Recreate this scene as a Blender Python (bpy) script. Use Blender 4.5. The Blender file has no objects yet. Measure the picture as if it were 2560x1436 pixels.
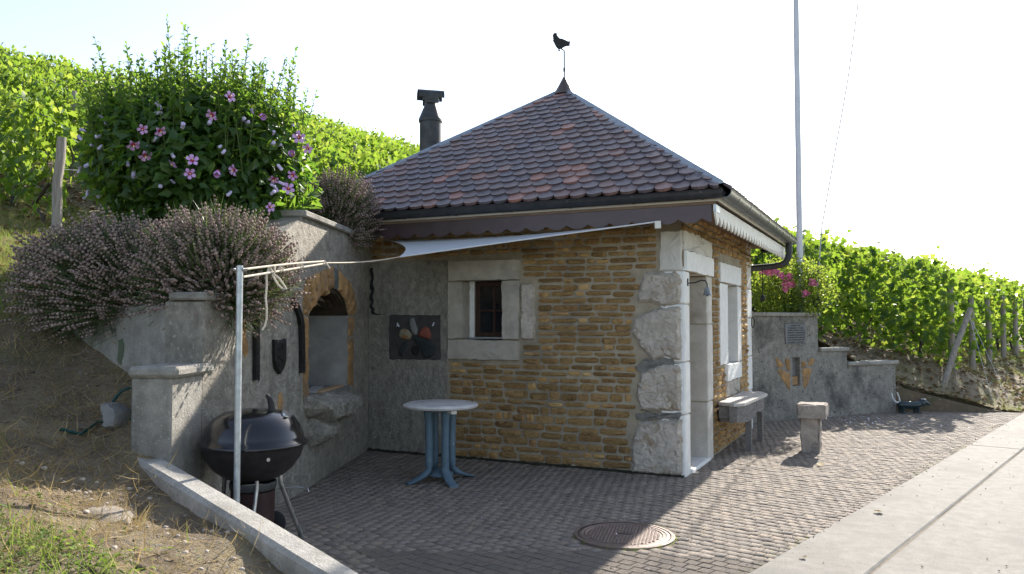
import bpy, bmesh, math, random
import numpy as np
from mathutils import Matrix, Vector
from mathutils.geometry import delaunay_2d_cdt
random.seed(11); rng = np.random.default_rng(7)
R_ = math.radians
S = bpy.context.scene
COL = S.collection

# ------------------------------------------------------------------ camera, sky, sun, exposure
cam = bpy.data.cameras.new('camera'); cam.lens = 28.125; cam.sensor_width = 36; cam.clip_start = .05; cam.clip_end = 2000
co = bpy.data.objects.new('camera', cam); COL.objects.link(co); S.camera = co
CAM = np.array([1.94, -8.17, 1.6]); YAW = R_(25.8); PIT = math.atan(82/2000)
co.location = CAM; co.rotation_euler = (math.pi/2+PIT, 0, YAW)
SUN_EL, SUN_AZ = R_(30.6), R_(4.3)          # azimuth from +Y towards +X
w = bpy.data.worlds.new('World'); S.world = w; w.use_nodes = True
nt = w.node_tree; bg = nt.nodes['Background']; sk = nt.nodes.new('ShaderNodeTexSky')
sk.sky_type = 'NISHITA'; sk.sun_disc = False; sk.sun_elevation = SUN_EL; sk.sun_rotation = SUN_AZ
sk.air_density = 1.0; sk.dust_density = 1.2; sk.ozone_density = 1.5; sk.altitude = 400
hs = nt.nodes.new('ShaderNodeHueSaturation'); hs.inputs['Saturation'].default_value = .74      # hazy, whitish summer sky
nt.links.new(sk.outputs[0], hs.inputs['Color']); nt.links.new(hs.outputs[0], bg.inputs[0]); bg.inputs[1].default_value = .142
sl = bpy.data.lights.new('sun', 'SUN'); sl.energy = 5.0; sl.angle = R_(.53); sl.color = (1, .93, .83)
so = bpy.data.objects.new('sun', sl); COL.objects.link(so); so.location = (3, 20, 15)
SV = Vector((math.sin(SUN_AZ)*math.cos(SUN_EL), math.cos(SUN_AZ)*math.cos(SUN_EL), math.sin(SUN_EL)))
so.rotation_euler = SV.to_track_quat('Z', 'Y').to_euler()
S.view_settings.view_transform = 'Standard'; S.view_settings.look = 'None'; S.view_settings.exposure = 1.08; S.view_settings.gamma = 1
S.render.engine = 'CYCLES'
S.cycles.max_bounces = 8; S.cycles.diffuse_bounces = 4; S.cycles.transparent_max_bounces = 8

# ------------------------------------------------------------------ materials
MATS = {}
def mat(name, c1, c2, c3=None, scale=6., rough=.85, bump=.35, bscale=45., spec=.3, metal=0., rnd=0., hue=None, c3scale=1.2, c3lo=.5, c3hi=.68,
        stretch=(1, 1, 1), coat=0., disp=.02, c4=None, c4scale=60., c4lo=.62, c4hi=.66, streak=None):
    if name in MATS: return MATS[name]
    m = bpy.data.materials.new(name); m.use_nodes = True; t = m.node_tree; N = t.nodes; L = t.links.new
    b = N['Principled BSDF']; b.inputs['Roughness'].default_value = rough; b.inputs['Metallic'].default_value = metal
    b.inputs['Specular IOR Level'].default_value = spec; b.inputs['Coat Weight'].default_value = coat
    tc = N.new('ShaderNodeTexCoord'); oi = N.new('ShaderNodeObjectInfo'); ge = N.new('ShaderNodeNewGeometry')
    ad = N.new('ShaderNodeMath'); ad.operation = 'ADD'; L(oi.outputs['Random'], ad.inputs[0]); L(ge.outputs['Random Per Island'], ad.inputs[1])
    fr = N.new('ShaderNodeMath'); fr.operation = 'FRACT'; L(ad.outputs[0], fr.inputs[0])
    mp = N.new('ShaderNodeMapping'); L(tc.outputs['Object'], mp.inputs[0]); mp.inputs['Scale'].default_value = stretch
    vm = N.new('ShaderNodeVectorMath'); vm.operation = 'MULTIPLY_ADD'; L(fr.outputs[0], vm.inputs[0]); vm.inputs[1].default_value = (37., 91., 53.) if rnd else (0, 0, 0); L(mp.outputs[0], vm.inputs[2])
    def noise(sc, det=6, ro=.6):
        n = N.new('ShaderNodeTexNoise'); n.inputs['Scale'].default_value = sc; n.inputs['Detail'].default_value = det; n.inputs['Roughness'].default_value = ro
        L(vm.outputs[0], n.inputs['Vector']); return n.outputs[0]
    def ramp(src, a, b_, lo=.3, hi=.7):
        r = N.new('ShaderNodeValToRGB'); e = r.color_ramp.elements; e[0].position = lo; e[1].position = hi
        e[0].color = (*a, 1); e[1].color = (*b_, 1); L(src, r.inputs[0]); return r.outputs[0]
    def mix(f, a, b_, blend='MIX'):
        x = N.new('ShaderNodeMix'); x.data_type = 'RGBA'; x.blend_type = blend
        if isinstance(f, (int, float)): x.inputs[0].default_value = f
        else: L(f, x.inputs[0])
        L(a, x.inputs[6])
        if isinstance(b_, tuple): x.inputs[7].default_value = (*b_, 1)
        else: L(b_, x.inputs[7])
        return x.outputs[2]
    c = ramp(noise(scale), c1, c2)
    if c3 is not None: c = mix(ramp(noise(c3scale, 5, .65), (0, 0, 0), (1, 1, 1), c3lo, c3hi), c, c3)
    if c4 is not None: c = mix(ramp(noise(c4scale, 3, .5), (0, 0, 0), (1, 1, 1), c4lo, c4hi), c, c4)
    if streak is not None:
        ms = N.new('ShaderNodeMapping'); L(tc.outputs['Object'], ms.inputs[0]); ms.inputs['Scale'].default_value = (7., 7., .55)
        ns = N.new('ShaderNodeTexNoise'); ns.inputs['Scale'].default_value = 1.; ns.inputs['Detail'].default_value = 6; L(ms.outputs[0], ns.inputs['Vector'])
        c = mix(ramp(ns.outputs[0], (0, 0, 0), (.42, .42, .42), .54, .74), c, streak)
    if rnd:
        r = N.new('ShaderNodeValToRGB'); e = r.color_ramp.elements; L(fr.outputs[0], r.inputs[0])
        hue = hue or [(1-rnd,)*3, (1+rnd,)*3]
        e[0].color = (*hue[0], 1); e[1].color = (*hue[-1], 1)
        for i, h in enumerate(hue[1:-1]):
            q = e.new((i+1)/(len(hue)-1)); q.color = (*h, 1)
        c = mix(1., c, r.outputs[0], 'MULTIPLY')
    L(c, b.inputs['Base Color'])
    if bump:
        bp = N.new('ShaderNodeBump'); bp.inputs['Strength'].default_value = bump; bp.inputs['Distance'].default_value = disp
        L(noise(bscale, 8, .7), bp.inputs['Height']); L(bp.outputs[0], b.inputs['Normal'])
    MATS[name] = m; return m

def leafmat(name, cols, trans, rough=.45, tf=.5, spec=.4):
    m = bpy.data.materials.new(name); m.use_nodes = True; t = m.node_tree; N = t.nodes; L = t.links.new
    b = N['Principled BSDF']; b.inputs['Roughness'].default_value = rough; b.inputs['Specular IOR Level'].default_value = spec
    ge = N.new('ShaderNodeNewGeometry'); oi = N.new('ShaderNodeObjectInfo')
    ad = N.new('ShaderNodeMath'); ad.operation = 'ADD'; L(oi.outputs['Random'], ad.inputs[0]); L(ge.outputs['Random Per Island'], ad.inputs[1])
    fr = N.new('ShaderNodeMath'); fr.operation = 'FRACT'; L(ad.outputs[0], fr.inputs[0])
    def ramp(cs):
        r = N.new('ShaderNodeValToRGB'); e = r.color_ramp.elements; L(fr.outputs[0], r.inputs[0])
        e[0].color = (*cs[0], 1); e[1].color = (*cs[-1], 1)
        for i, h in enumerate(cs[1:-1]): e.new((i+1)/(len(cs)-1)).color = (*h, 1)
        return r.outputs[0]
    L(ramp(cols), b.inputs['Base Color'])
    tr = N.new('ShaderNodeBsdfTranslucent'); L(ramp(trans), tr.inputs[0])
    mx = N.new('ShaderNodeMixShader'); mx.inputs[0].default_value = tf
    L(b.outputs[0], mx.inputs[1]); L(tr.outputs[0], mx.inputs[2]); L(mx.outputs[0], N['Material Output'].inputs[0])
    MATS[name] = m; return m

M_brick = mat('ochre_stone', (.40, .245, .10), (.58, .395, .19), scale=7, rnd=.3, hue=[(.62, .58, .55), (.9, .88, .8), (1.1, 1.08, 1.0), (.8, .72, .66), (1.15, 1.12, 1.1), (.95, .86, .72)], bump=.9, bscale=28, disp=.03, c3=(.22, .115, .05), c3scale=5)
M_ochre = mat('ochre_inlay', (.30, .17, .07), (.50, .30, .13), scale=9, rnd=.2, bump=.9, bscale=28, disp=.03, c3=(.24, .16, .10), c3scale=5, c3lo=.48, c3hi=.66)
M_mortar = mat('mortar', (.29, .24, .17), (.42, .355, .265), scale=9, bump=.6, bscale=60, c3=(.21, .18, .14))
M_render = mat('cement_render', (.27, .245, .205), (.54, .495, .42), scale=11, bump=1., bscale=24, disp=.07, stretch=(1.6, .6, 1.), c3=(.25, .23, .195), c3scale=1.6, c3lo=.5, c3hi=.75, c4=(.62, .57, .49), c4scale=30, c4lo=.60, c4hi=.72, streak=(.15, .14, .125))
M_rend2 = mat('weathered_render', (.26, .24, .21), (.47, .44, .385), scale=11, bump=1., bscale=28, disp=.06, c3=(.10, .095, .09), c3scale=1.3, c3lo=.50, c3hi=.66, c4=(.10, .095, .09), c4scale=22, c4lo=.60, c4hi=.68, streak=(.12, .115, .105))
M_cement = mat('dark_cement', (.15, .14, .125), (.25, .235, .21), scale=14, bump=.8, bscale=50)
M_lime = mat('rough_limestone', (.46, .40, .335), (.72, .64, .55), scale=7, bump=1., bscale=16, disp=.06, c3=(.36, .25, .15), c3scale=3.2, c3lo=.53, c3hi=.72, rnd=.08)
M_dress = mat('dressed_limestone', (.50, .465, .41), (.66, .62, .555), scale=6, bump=.35, bscale=60, c3=(.36, .31, .25), c3scale=1.8, c3lo=.58, c3hi=.75, rnd=.06)
M_wstone = mat('window_stone', (.34, .305, .255), (.47, .425, .36), scale=6, bump=.4, bscale=50, c3=(.25, .225, .195), c3scale=2.2, c3lo=.52, c3hi=.72, rnd=.1)
M_white = mat('white_limestone', (.70, .68, .64), (.82, .80, .76), scale=8, bump=.3, bscale=60, c3=(.50, .46, .40), c3scale=2.5, c3lo=.6, c3hi=.78, rnd=.04)
M_tile = mat('roof_tile', (.105, .073, .071), (.18, .115, .106), scale=9, rough=.34, spec=.5, rnd=.4, hue=[(.55, .72, .95), (.95, .95, 1.), (.62, .80, 1.05), (1.1, .95, .9), (.7, .85, 1.05), (.8, .95, 1.15), (1.2, 1.02, .95), (.6, .72, .85), (.9, .95, 1.), (2.4, 1.6, 1.25)], bump=.7, bscale=18, stretch=(8, .8, 1), disp=.02, c3=(.05, .045, .042), c3scale=9, c3lo=.6, c3hi=.72)
M_zinc = mat('zinc', (.17, .18, .185), (.25, .26, .265), scale=12, rough=.45, metal=.7, spec=.5, bump=.1)
M_zdark = mat('dark_gutter', (.035, .038, .045), (.06, .063, .07), scale=10, rough=.35, metal=.3, spec=.5, bump=.1)
M_ridge = mat('ridge_metal', (.22, .25, .28), (.32, .35, .38), scale=8, rough=.4, metal=.5, bump=.12)
M_fascia = mat('brown_fascia', (.055, .034, .038), (.082, .050, .055), scale=6, rough=.4, bump=.08, spec=.5)
M_fwhite = mat('white_fascia', (.66, .63, .57), (.78, .76, .71), scale=8, rough=.6, bump=.15, c3=(.5, .42, .32), c3scale=4, c3lo=.6, c3hi=.8)
M_soffit = mat('soffit_board', (.15, .10, .07), (.24, .165, .115), scale=4, bump=.2, stretch=(1, 8, 8))
M_copper = mat('copper', (.11, .082, .07), (.19, .15, .13), scale=10, rough=.4, metal=.7, bump=.1, c3=(.12, .10, .09), c3scale=6)
M_stack = mat('stack_metal', (.040, .043, .044), (.075, .077, .077), scale=8, rough=.5, metal=.4, bump=.15, c3=(.09, .06, .045), c3scale=5, c3lo=.55, c3hi=.7)
M_iron = mat('black_iron', (.018, .017, .018), (.035, .033, .033), scale=20, rough=.5, metal=.5, bump=.3, spec=.4)
M_enam = mat('black_enamel', (.008, .008, .010), (.013, .013, .016), scale=8, rough=.18, bump=0, spec=.5, coat=.3)
M_enam2 = mat('sooty_enamel', (.012, .010, .011), (.03, .024, .024), scale=18, rough=.4, bump=.1, spec=.5)
M_chrome = mat('tube_steel', (.42, .42, .43), (.55, .55, .55), scale=20, rough=.3, metal=.9, bump=.05, c3=(.2, .17, .15), c3scale=7)
M_galv = mat('galvanized', (.36, .39, .40), (.55, .58, .60), scale=22, rough=.42, metal=.55, bump=.05)
M_rope = mat('rope', (.55, .47, .37), (.72, .64, .52), scale=60, bump=.6, bscale=160, disp=.004)
M_sail = leafmat('sail_cloth', [(.74, .75, .78), (.74, .75, .78)], [(.7, .69, .68), (.7, .69, .68)], rough=.8, tf=.25, spec=.1)
M_blue = mat('blue_paint', (.085, .135, .175), (.13, .19, .235), scale=8, rough=.55, bump=.25, c3=(.28, .34, .37), c3scale=9, c3lo=.62, c3hi=.74)
M_marble = mat('weathered_top', (.50, .47, .45), (.68, .65, .63), scale=5, rough=.5, bump=.2, c3=(.26, .23, .21), c3scale=4, c3lo=.55, c3hi=.7)
M_wgrey = mat('grey_wood', (.15, .14, .135), (.30, .28, .265), scale=5, bump=.8, bscale=9, stretch=(9, 1, 9), disp=.03)
M_wpale = mat('pale_wood', (.40, .37, .335), (.54, .505, .465), scale=6, bump=.4, bscale=14, stretch=(9, 1, 9))
M_post = mat('vine_post', (.21, .18, .15), (.40, .36, .31), scale=5, bump=.8, bscale=10, stretch=(6, 6, .7), disp=.03)
M_wood = mat('brown_wood', (.028, .013, .008), (.055, .024, .013), scale=5, rough=.5, bump=.2, stretch=(8, 8, 1))
M_door = mat('door_wood', (.10, .065, .04), (.17, .11, .065), scale=4, bump=.3, stretch=(8, 8, 1))
M_beam = mat('beam_wood', (.36, .22, .12), (.5, .33, .2), scale=4, bump=.3, stretch=(8, 8, 1))
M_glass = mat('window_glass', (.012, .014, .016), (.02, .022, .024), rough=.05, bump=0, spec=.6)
M_conc = mat('old_concrete', (.25, .235, .205), (.40, .375, .335), scale=12, bump=.9, bscale=55, disp=.02, c3=(.15, .14, .12), c3scale=2.2, c3lo=.5, c3hi=.75, c4=(.55, .52, .47), c4scale=90, c4lo=.64, c4hi=.7, streak=(.13, .12, .10))
M_curb = mat('curb_concrete', (.33, .31, .275), (.47, .445, .40), scale=14, bump=.7, bscale=70, disp=.015, c3=(.24, .22, .19), c3scale=1.8, c4=(.2, .19, .18), c4scale=80, c4lo=.62, c4hi=.68)
M_road = mat('road_concrete', (.20, .188, .166), (.29, .272, .242), scale=9, bump=.6, bscale=120, disp=.01, c3=(.19, .178, .158), c3scale=.9, c4=(.15, .14, .125), c4scale=110, c4lo=.58, c4hi=.66)
M_paver = mat('paver', (.20, .172, .145), (.31, .27, .228), scale=14, bump=.9, bscale=60, disp=.02, rnd=.16, hue=[(.85, .85, .87), (1.1, 1.06, 1.02), (.95, .94, .94), (1.14, 1.08, 1.02)], c3=(.185, .16, .137), c3scale=7, c4=(.55, .51, .45), c4scale=70, c4lo=.68, c4hi=.72)
M_bed = mat('paver_joint_soil', (.12, .10, .075), (.26, .215, .16), scale=20, bump=.8, bscale=70, c3=(.07, .085, .03), c3scale=3, c3lo=.6, c3hi=.75)
M_man = mat('cast_iron_lid', (.15, .11, .095), (.23, .17, .145), scale=25, rough=.5, metal=.3, bump=.3, bscale=120)
M_tar = mat('tar', (.012, .012, .012), (.03, .028, .026), scale=30, bump=.6)
M_panel = mat('dark_panel', (.045, .042, .041), (.085, .078, .075), scale=9, bump=.6, bscale=40)
M_back = mat('fireback', (.22, .21, .195), (.36, .345, .32), scale=4, bump=.4, c3=(.13, .12, .11), c3scale=2.5, c3lo=.6, c3hi=.8)
M_soot = mat('soot', (.035, .03, .026), (.10, .065, .035), scale=8, bump=.8, bscale=20, rnd=.3)
M_rust = mat('rust', (.13, .045, .02), (.24, .09, .04), scale=14, bump=.4)
M_teal = mat('old_tin', (.075, .10, .10), (.16, .19, .185), scale=14, rough=.5, bump=.2, c3=(.13, .07, .04), c3scale=8)
M_hose = mat('green_hose', (.006, .04, .032), (.01, .06, .05), rough=.4, bump=0)
M_slate = mat('plaque_metal', (.14, .145, .155), (.19, .195, .205), scale=12, rough=.45, metal=.4, bump=.2)
M_slate2 = mat('plaque_lettering', (.038, .038, .042), (.055, .055, .06), rough=.5, bump=0)
M_dog = mat('dark_green_glaze', (.010, .022, .028), (.016, .035, .042), rough=.3, bump=.1, spec=.5)
M_rock = mat('grey_rock', (.19, .183, .17), (.30, .29, .27), scale=5, bump=.7, bscale=14, disp=.04)
M_peb = mat('pebble', (.32, .285, .25), (.46, .42, .375), scale=9, bump=.3, rnd=.35, hue=[(.6, .58, .56), (1.15, 1.1, 1.05), (.85, .78, .7), (1.3, 1.27, 1.22)])
M_stem = mat('green_stem', (.06, .09, .025), (.10, .14, .04), bump=0)
M_bark = mat('vine_bark', (.045, .036, .03), (.10, .08, .065), scale=12, bump=.8)
M_petal = mat('pink_petal', (.47, .25, .56), (.62, .39, .70), scale=20, rough=.6, bump=0)
M_eye = mat('flower_eye', (.30, .02, .06), (.42, .03, .08), bump=0)
M_stam = mat('stamen', (.75, .62, .2), (.85, .75, .3), bump=0)
M_bud = mat('lilac_bud', (.42, .37, .60), (.62, .58, .76), scale=20, bump=0, rnd=.1)
M_rose = mat('rose_petal', (.60, .13, .30), (.78, .30, .46), scale=25, rough=.6, bump=.2, rnd=.15)
M_wpet = mat('fallen_petal', (.68, .62, .70), (.8, .76, .82), bump=0)
M_flagp = mat('flagpole_paint', (.52, .52, .56), (.62, .62, .66), scale=4, rough=.4, metal=.1, bump=.03)
M_cord = mat('cord', (.34, .34, .37), (.42, .42, .45), bump=0)
M_black = mat('black_cloth', (.012, .012, .013), (.025, .025, .027), rough=.8, bump=.3)
M_eyeg = mat('glass_chip', (.62, .66, .72), (.8, .83, .86), rough=.15, bump=0, spec=.6)
M_st_y = mat('yellow_pebble', (.20, .185, .12), (.29, .27, .19), scale=9, bump=.3, c3=(.30, .12, .03), c3scale=12, c3lo=.55, c3hi=.65)
M_st_r = mat('red_pebble', (.20, .062, .042), (.28, .09, .06), scale=6, bump=.4)
M_st_g = mat('grey_pebble', (.16, .155, .15), (.26, .25, .245), scale=9, bump=.6)
M_st_d = mat('dark_pebble', (.022, .028, .030), (.040, .048, .050), scale=9, bump=.6)
L_vine = leafmat('vine_leaf', [(.030, .075, .014), (.052, .115, .022), (.040, .09, .016), (.08, .145, .028)], [(.21, .37, .03), (.38, .53, .05), (.27, .44, .035), (.56, .64, .09)], tf=.42)
L_hib = leafmat('hibiscus_leaf', [(.026, .066, .018), (.045, .10, .027), (.034, .08, .022), (.07, .13, .035)], [(.16, .36, .035), (.30, .50, .05), (.22, .40, .04), (.48, .62, .08)], tf=.42)
L_rosel = leafmat('rose_leaf', [(.04, .085, .02), (.07, .12, .03)], [(.30, .44, .04), (.55, .62, .09)], tf=.5)
L_lav = leafmat('lavender_stem', [(.05, .085, .03), (.11, .15, .06)], [(.12, .18, .05), (.2, .26, .08)], tf=.25)
L_spk = leafmat('lavender_spike', [(.24, .175, .16), (.36, .27, .235), (.29, .215, .195), (.46, .355, .30)], [(.32, .24, .2), (.42, .32, .26)], rough=.9, tf=.15, spec=.05)
L_dry = leafmat('dry_grass', [(.28, .205, .095), (.44, .335, .17), (.33, .215, .085), (.50, .41, .25)], [(.46, .35, .15), (.58, .47, .22)], rough=.8, tf=.25, spec=.1)
L_grn = leafmat('green_grass', [(.05, .10, .02), (.10, .16, .035), (.15, .19, .05)], [(.25, .38, .05), (.4, .5, .1)], rough=.6, tf=.4, spec=.2)

# ------------------------------------------------------------------ mesh helpers
V3 = lambda *a: np.array(a, float)
OFF = {}
def tag(o, label=None, cat=None, group=None, kind=None):
    if label: o['label'] = label
    if cat: o['category'] = cat
    if group: o['group'] = group
    if kind: o['kind'] = kind
    return o
def thing(name, loc, label, cat, group=None):
    o = bpy.data.objects.new(name, None); COL.objects.link(o); o.location = loc; OFF[o.name] = np.array(loc, float); o.empty_display_size = .1
    return tag(o, label, cat, group)
def link(name, me, m, parent=None):
    o = bpy.data.objects.new(name, me); COL.objects.link(o)
    if m: me.materials.append(m)
    if parent: o.parent = parent
    OFF[o.name] = OFF[parent.name] if parent else V3(0, 0, 0)
    return o
def fastmesh(name, V, T, smooth=False):
    me = bpy.data.meshes.new(name); n = len(T); k = T.shape[1]
    me.vertices.add(len(V)); me.vertices.foreach_set('co', np.ascontiguousarray(V, np.float32).ravel())
    me.loops.add(n*k); me.loops.foreach_set('vertex_index', np.ascontiguousarray(T, np.int32).ravel())
    me.polygons.add(n); me.polygons.foreach_set('loop_start', np.arange(0, n*k, k, dtype=np.int32))
    if smooth: me.polygons.foreach_set('use_smooth', np.ones(n, bool))
    me.update(calc_edges=True); return me
class MB:
    def __init__(s): s.v = []; s.f = []
    def add(s, vs, fs):
        o = len(s.v); s.v += [tuple(map(float, p)) for p in vs]; s.f += [tuple(i+o for i in f) for f in fs]; return s
    def box(s, lo, hi, bev=0., fr=None):
        # bevelled box, fr = (origin, ex, ey, ez) frame
        lo = np.array(lo, float); hi = np.array(hi, float)
        b = min(bev, *(abs(hi-lo)*.45))
        if b <= 0:
            P = [(x, y, z) for x in (lo[0], hi[0]) for y in (lo[1], hi[1]) for z in (lo[2], hi[2])]
            F = [(0, 1, 3, 2), (4, 6, 7, 5), (0, 4, 5, 1), (2, 3, 7, 6), (0, 2, 6, 4), (1, 5, 7, 3)]
        else:
            P = []; F = []; idx = {}
            for i in (0, 1):
                for j in (0, 1):
                    for k in (0, 1):
                        c = [(lo, hi)[i][0], (lo, hi)[j][1], (lo, hi)[k][2]]; sg = [1-2*i, 1-2*j, 1-2*k]
                        for a in range(3):
                            q = [c[d]+(0 if d == a else sg[d]*b) for d in range(3)]
                            idx[i, j, k, a] = len(P); P.append(q)
                        F.append(tuple(idx[i, j, k, a] for a in range(3)))
            I = lambda i, j, k, a: idx[i, j, k, a]
            for e in (0, 1):
                F.append((I(e, 0, 0, 0), I(e, 1, 0, 0), I(e, 1, 1, 0), I(e, 0, 1, 0)))
                F.append((I(0, e, 0, 1), I(1, e, 0, 1), I(1, e, 1, 1), I(0, e, 1, 1)))
                F.append((I(0, 0, e, 2), I(1, 0, e, 2), I(1, 1, e, 2), I(0, 1, e, 2)))
            for p in (0, 1):
                for q in (0, 1):
                    F.append((I(0, p, q, 1), I(1, p, q, 1), I(1, p, q, 2), I(0, p, q, 2)))
                    F.append((I(p, 0, q, 0), I(p, 1, q, 0), I(p, 1, q, 2), I(p, 0, q, 2)))
                    F.append((I(p, q, 0, 0), I(p, q, 1, 0), I(p, q, 1, 1), I(p, q, 0, 1)))
        if fr is not None:
            o, ex, ey, ez = fr; P = [o+ex*p[0]+ey*p[1]+ez*p[2] for p in P]
        return s.add(P, F)
    def tube(s, pts, r, n=8, cap=True):
        pts = [np.array(p, float) for p in pts]; rr = r if hasattr(r, '__len__') else [r]*len(pts)
        rings = []; up = None
        for i, p in enumerate(pts):
            d = pts[min(i+1, len(pts)-1)]-pts[max(i-1, 0)]; d = d/(np.linalg.norm(d)+1e-9)
            if up is None: up = V3(0, 0, 1) if abs(d[2]) < .9 else V3(1, 0, 0)
            a = np.cross(d, up); a /= np.linalg.norm(a)+1e-9; b = np.cross(a, d); up = b
            rings.append([p+rr[i]*(math.cos(t)*a+math.sin(t)*b) for t in np.arange(n)*2*math.pi/n])
        return s.rings(rings, cap)
    def rings(s, rings, cap=True, closed=True):
        n = len(rings[0]); vs = [p for r in rings for p in r]; fs = []
        for i in range(len(rings)-1):
            for j in range(n if closed else n-1):
                k = (j+1) % n; fs.append((i*n+j, i*n+k, (i+1)*n+k, (i+1)*n+j))
        if cap and closed: fs += [tuple(range(n))[::-1], tuple((len(rings)-1)*n+j for j in range(n))]
        return s.add(vs, fs)
    def lathe(s, prof, c, n=32, cap=True):
        c = np.array(c, float)
        return s.rings([[c+V3(r*math.cos(t), r*math.sin(t), z) for t in np.arange(n)*2*math.pi/n] for r, z in prof], cap)
    def plate(s, pts, fr, d0, d1, bev=.006, rough=0., seed=0, res=0, jit=0., inner=2):
        # outline in the (a,b) plane of frame fr=(o,ea,eb,n), from depth d0 to d1 along n
        rg = np.random.default_rng(seed); o, ea, eb, nn = fr; p = np.array(pts, float)
        if res:
            q = []
            for i in range(len(p)):
                a, b = p[i], p[(i+1) % len(p)]; k = max(1, int(np.linalg.norm(b-a)/res))
                q += [a+(b-a)*j/k for j in range(k)]
            p = np.array(q)
        if jit: p = p+rg.normal(0, jit, p.shape)
        c = p.mean(0); ext = np.abs(p-c).max(); rings = []
        def ring(f, d, ro):
            q = c+(p-c)*f; dd = d+(rg.normal(0, ro, len(q)) if ro else np.zeros(len(q)))
            rings.append([o+ea*q[i][0]+eb*q[i][1]+nn*dd[i] for i in range(len(q))])
        ring(1, d0, 0); ring(1, d0+(d1-d0)*.6 if rough else d1-bev, rough*.3); ring(1-bev/ext*1.3, d1, rough*.5)
        for i in range(inner if rough else 0): ring((1-bev/ext*1.3)*(1-(i+1)/(inner+1)), d1+(i+1)*rough*.3, rough)
        s.rings(rings, cap=False); k = len(s.v); n = len(p); s.v.append(tuple(o+ea*c[0]+eb*c[1]+nn*(d1+rough*.5))); b = k-n
        s.f += [(b+j, b+(j+1) % n, k) for j in range(n)]
        s.f.append(tuple(range(k-n*len(rings), k-n*len(rings)+n))[::-1]); return s
    def rock(s, pts, fr, d0, d1, bev=.03, rough=.012, seed=0, res=.03, jit=.006):
        # rough hewn face: triangulated outline with a broken height field
        rg = np.random.default_rng(seed); o, ea, eb, nn = fr; p = np.array(pts, float); q = []
        for i in range(len(p)):
            a, b = p[i], p[(i+1) % len(p)]; k = max(1, int(np.linalg.norm(b-a)/res)); q += [a+(b-a)*j/k for j in range(k)]
        p = np.array(q)+rg.normal(0, jit, (len(q), 2)); n = len(p); lo, hi = p.min(0), p.max(0)
        gx_, gy_ = np.meshgrid(np.arange(lo[0], hi[0], res), np.arange(lo[1], hi[1], res)); g = np.c_[gx_.ravel(), gy_.ravel()]+rg.normal(0, res*.22, (gx_.size, 2))
        def edist(x):
            d = np.full(len(x), 9.)
            for i in range(n):
                a, b = p[i], p[(i+1) % n]; ab = b-a; t = np.clip(((x-a)@ab)/(ab@ab+1e-12), 0, 1); d = np.minimum(d, np.linalg.norm(x-a-t[:, None]*ab, axis=1))
            return d
        g = g[inpoly(g, [tuple(x) for x in p])]; g = g[edist(g) > res*.5]
        allp = np.concatenate([p, g]); cv, ce, cf, _, _, _ = delaunay_2d_cdt([Vector(x) for x in allp], [(i, (i+1) % n) for i in range(n)], [], 1, 1e-6)
        cv = np.array([tuple(x) for x in cv]); ed = edist(cv); h = smooth01(-.1*bev, bev, ed)
        f = 1/max(.05, res*3); nz = vnoise(cv[:, 0]*f, cv[:, 1]*f, seed)*.55+np.abs(vnoise(cv[:, 0]*f*.45, cv[:, 1]*f*.45, seed+1))*1.1+rg.normal(0, .30, len(cv))
        dz = d0+(d1-d0)*(.35+.65*h)+rough*nz*h
        b0 = len(s.v); s.v += [tuple(o+ea*x[0]+eb*x[1]+nn*z_) for x, z_ in zip(cv, dz)]; s.f += [tuple(b0+i for i in t) for t in cf]
        b1 = len(s.v); s.v += [tuple(o+ea*x[0]+eb*x[1]+nn*d0) for x in cv[:n]]; s.f += [(b0+i, b0+(i+1) % n, b1+(i+1) % n, b1+i) for i in range(n)]; return s
    def blob(s, c, rad, n=10, m=7, jit=.1, seed=0, rot=None, sq=1.):
        rg = np.random.default_rng(seed); c = np.array(c, float); rad = np.array(rad, float); rings = []
        for i in range(1, m):
            ph = math.pi*i/m; rg_ = []
            for j in range(n):
                th = 2*math.pi*j/n; q = V3(math.sin(ph)*math.cos(th), math.sin(ph)*math.sin(th), math.cos(ph))
                if sq != 1.: q = np.sign(q)*np.abs(q)**sq
                q = q*rad*(1+rg.normal(0, jit)); rg_.append(c+(rot@q if rot is not None else q))
            rings.append(rg_)
        top = c+(rot@(rad*V3(0, 0, 1)) if rot is not None else rad*V3(0, 0, 1)); bot = 2*c-top
        s.rings(rings, cap=False); k = len(s.v); s.v += [tuple(top), tuple(bot)]; b = k-n*len(rings); e = k-n
        s.f += [(b+j, k, b+(j+1) % n) for j in range(n)]+[(e+j, e+(j+1) % n, k+1) for j in range(n)]; return s
    def build(s, name, m, parent=None, smooth=False, angle=40, recalc=True):
        me = bpy.data.meshes.new(name); off = OFF[parent.name] if parent else V3(0, 0, 0)
        me.from_pydata([tuple(np.array(v)-off) for v in s.v], [], s.f)
        if recalc:
            b = bmesh.new(); b.from_mesh(me); bmesh.ops.recalc_face_normals(b, faces=b.faces); b.to_mesh(me); b.free()
        if smooth:
            for p in me.polygons: p.use_smooth = True
            try: me.set_sharp_from_angle(angle=R_(angle))
            except Exception: pass
        me.update(); return link(name, me, m, parent)
EX, EY, EZ = V3(1, 0, 0), V3(0, 1, 0), V3(0, 0, 1)
WORLD = (V3(0, 0, 0), EX, EY, EZ)

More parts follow.
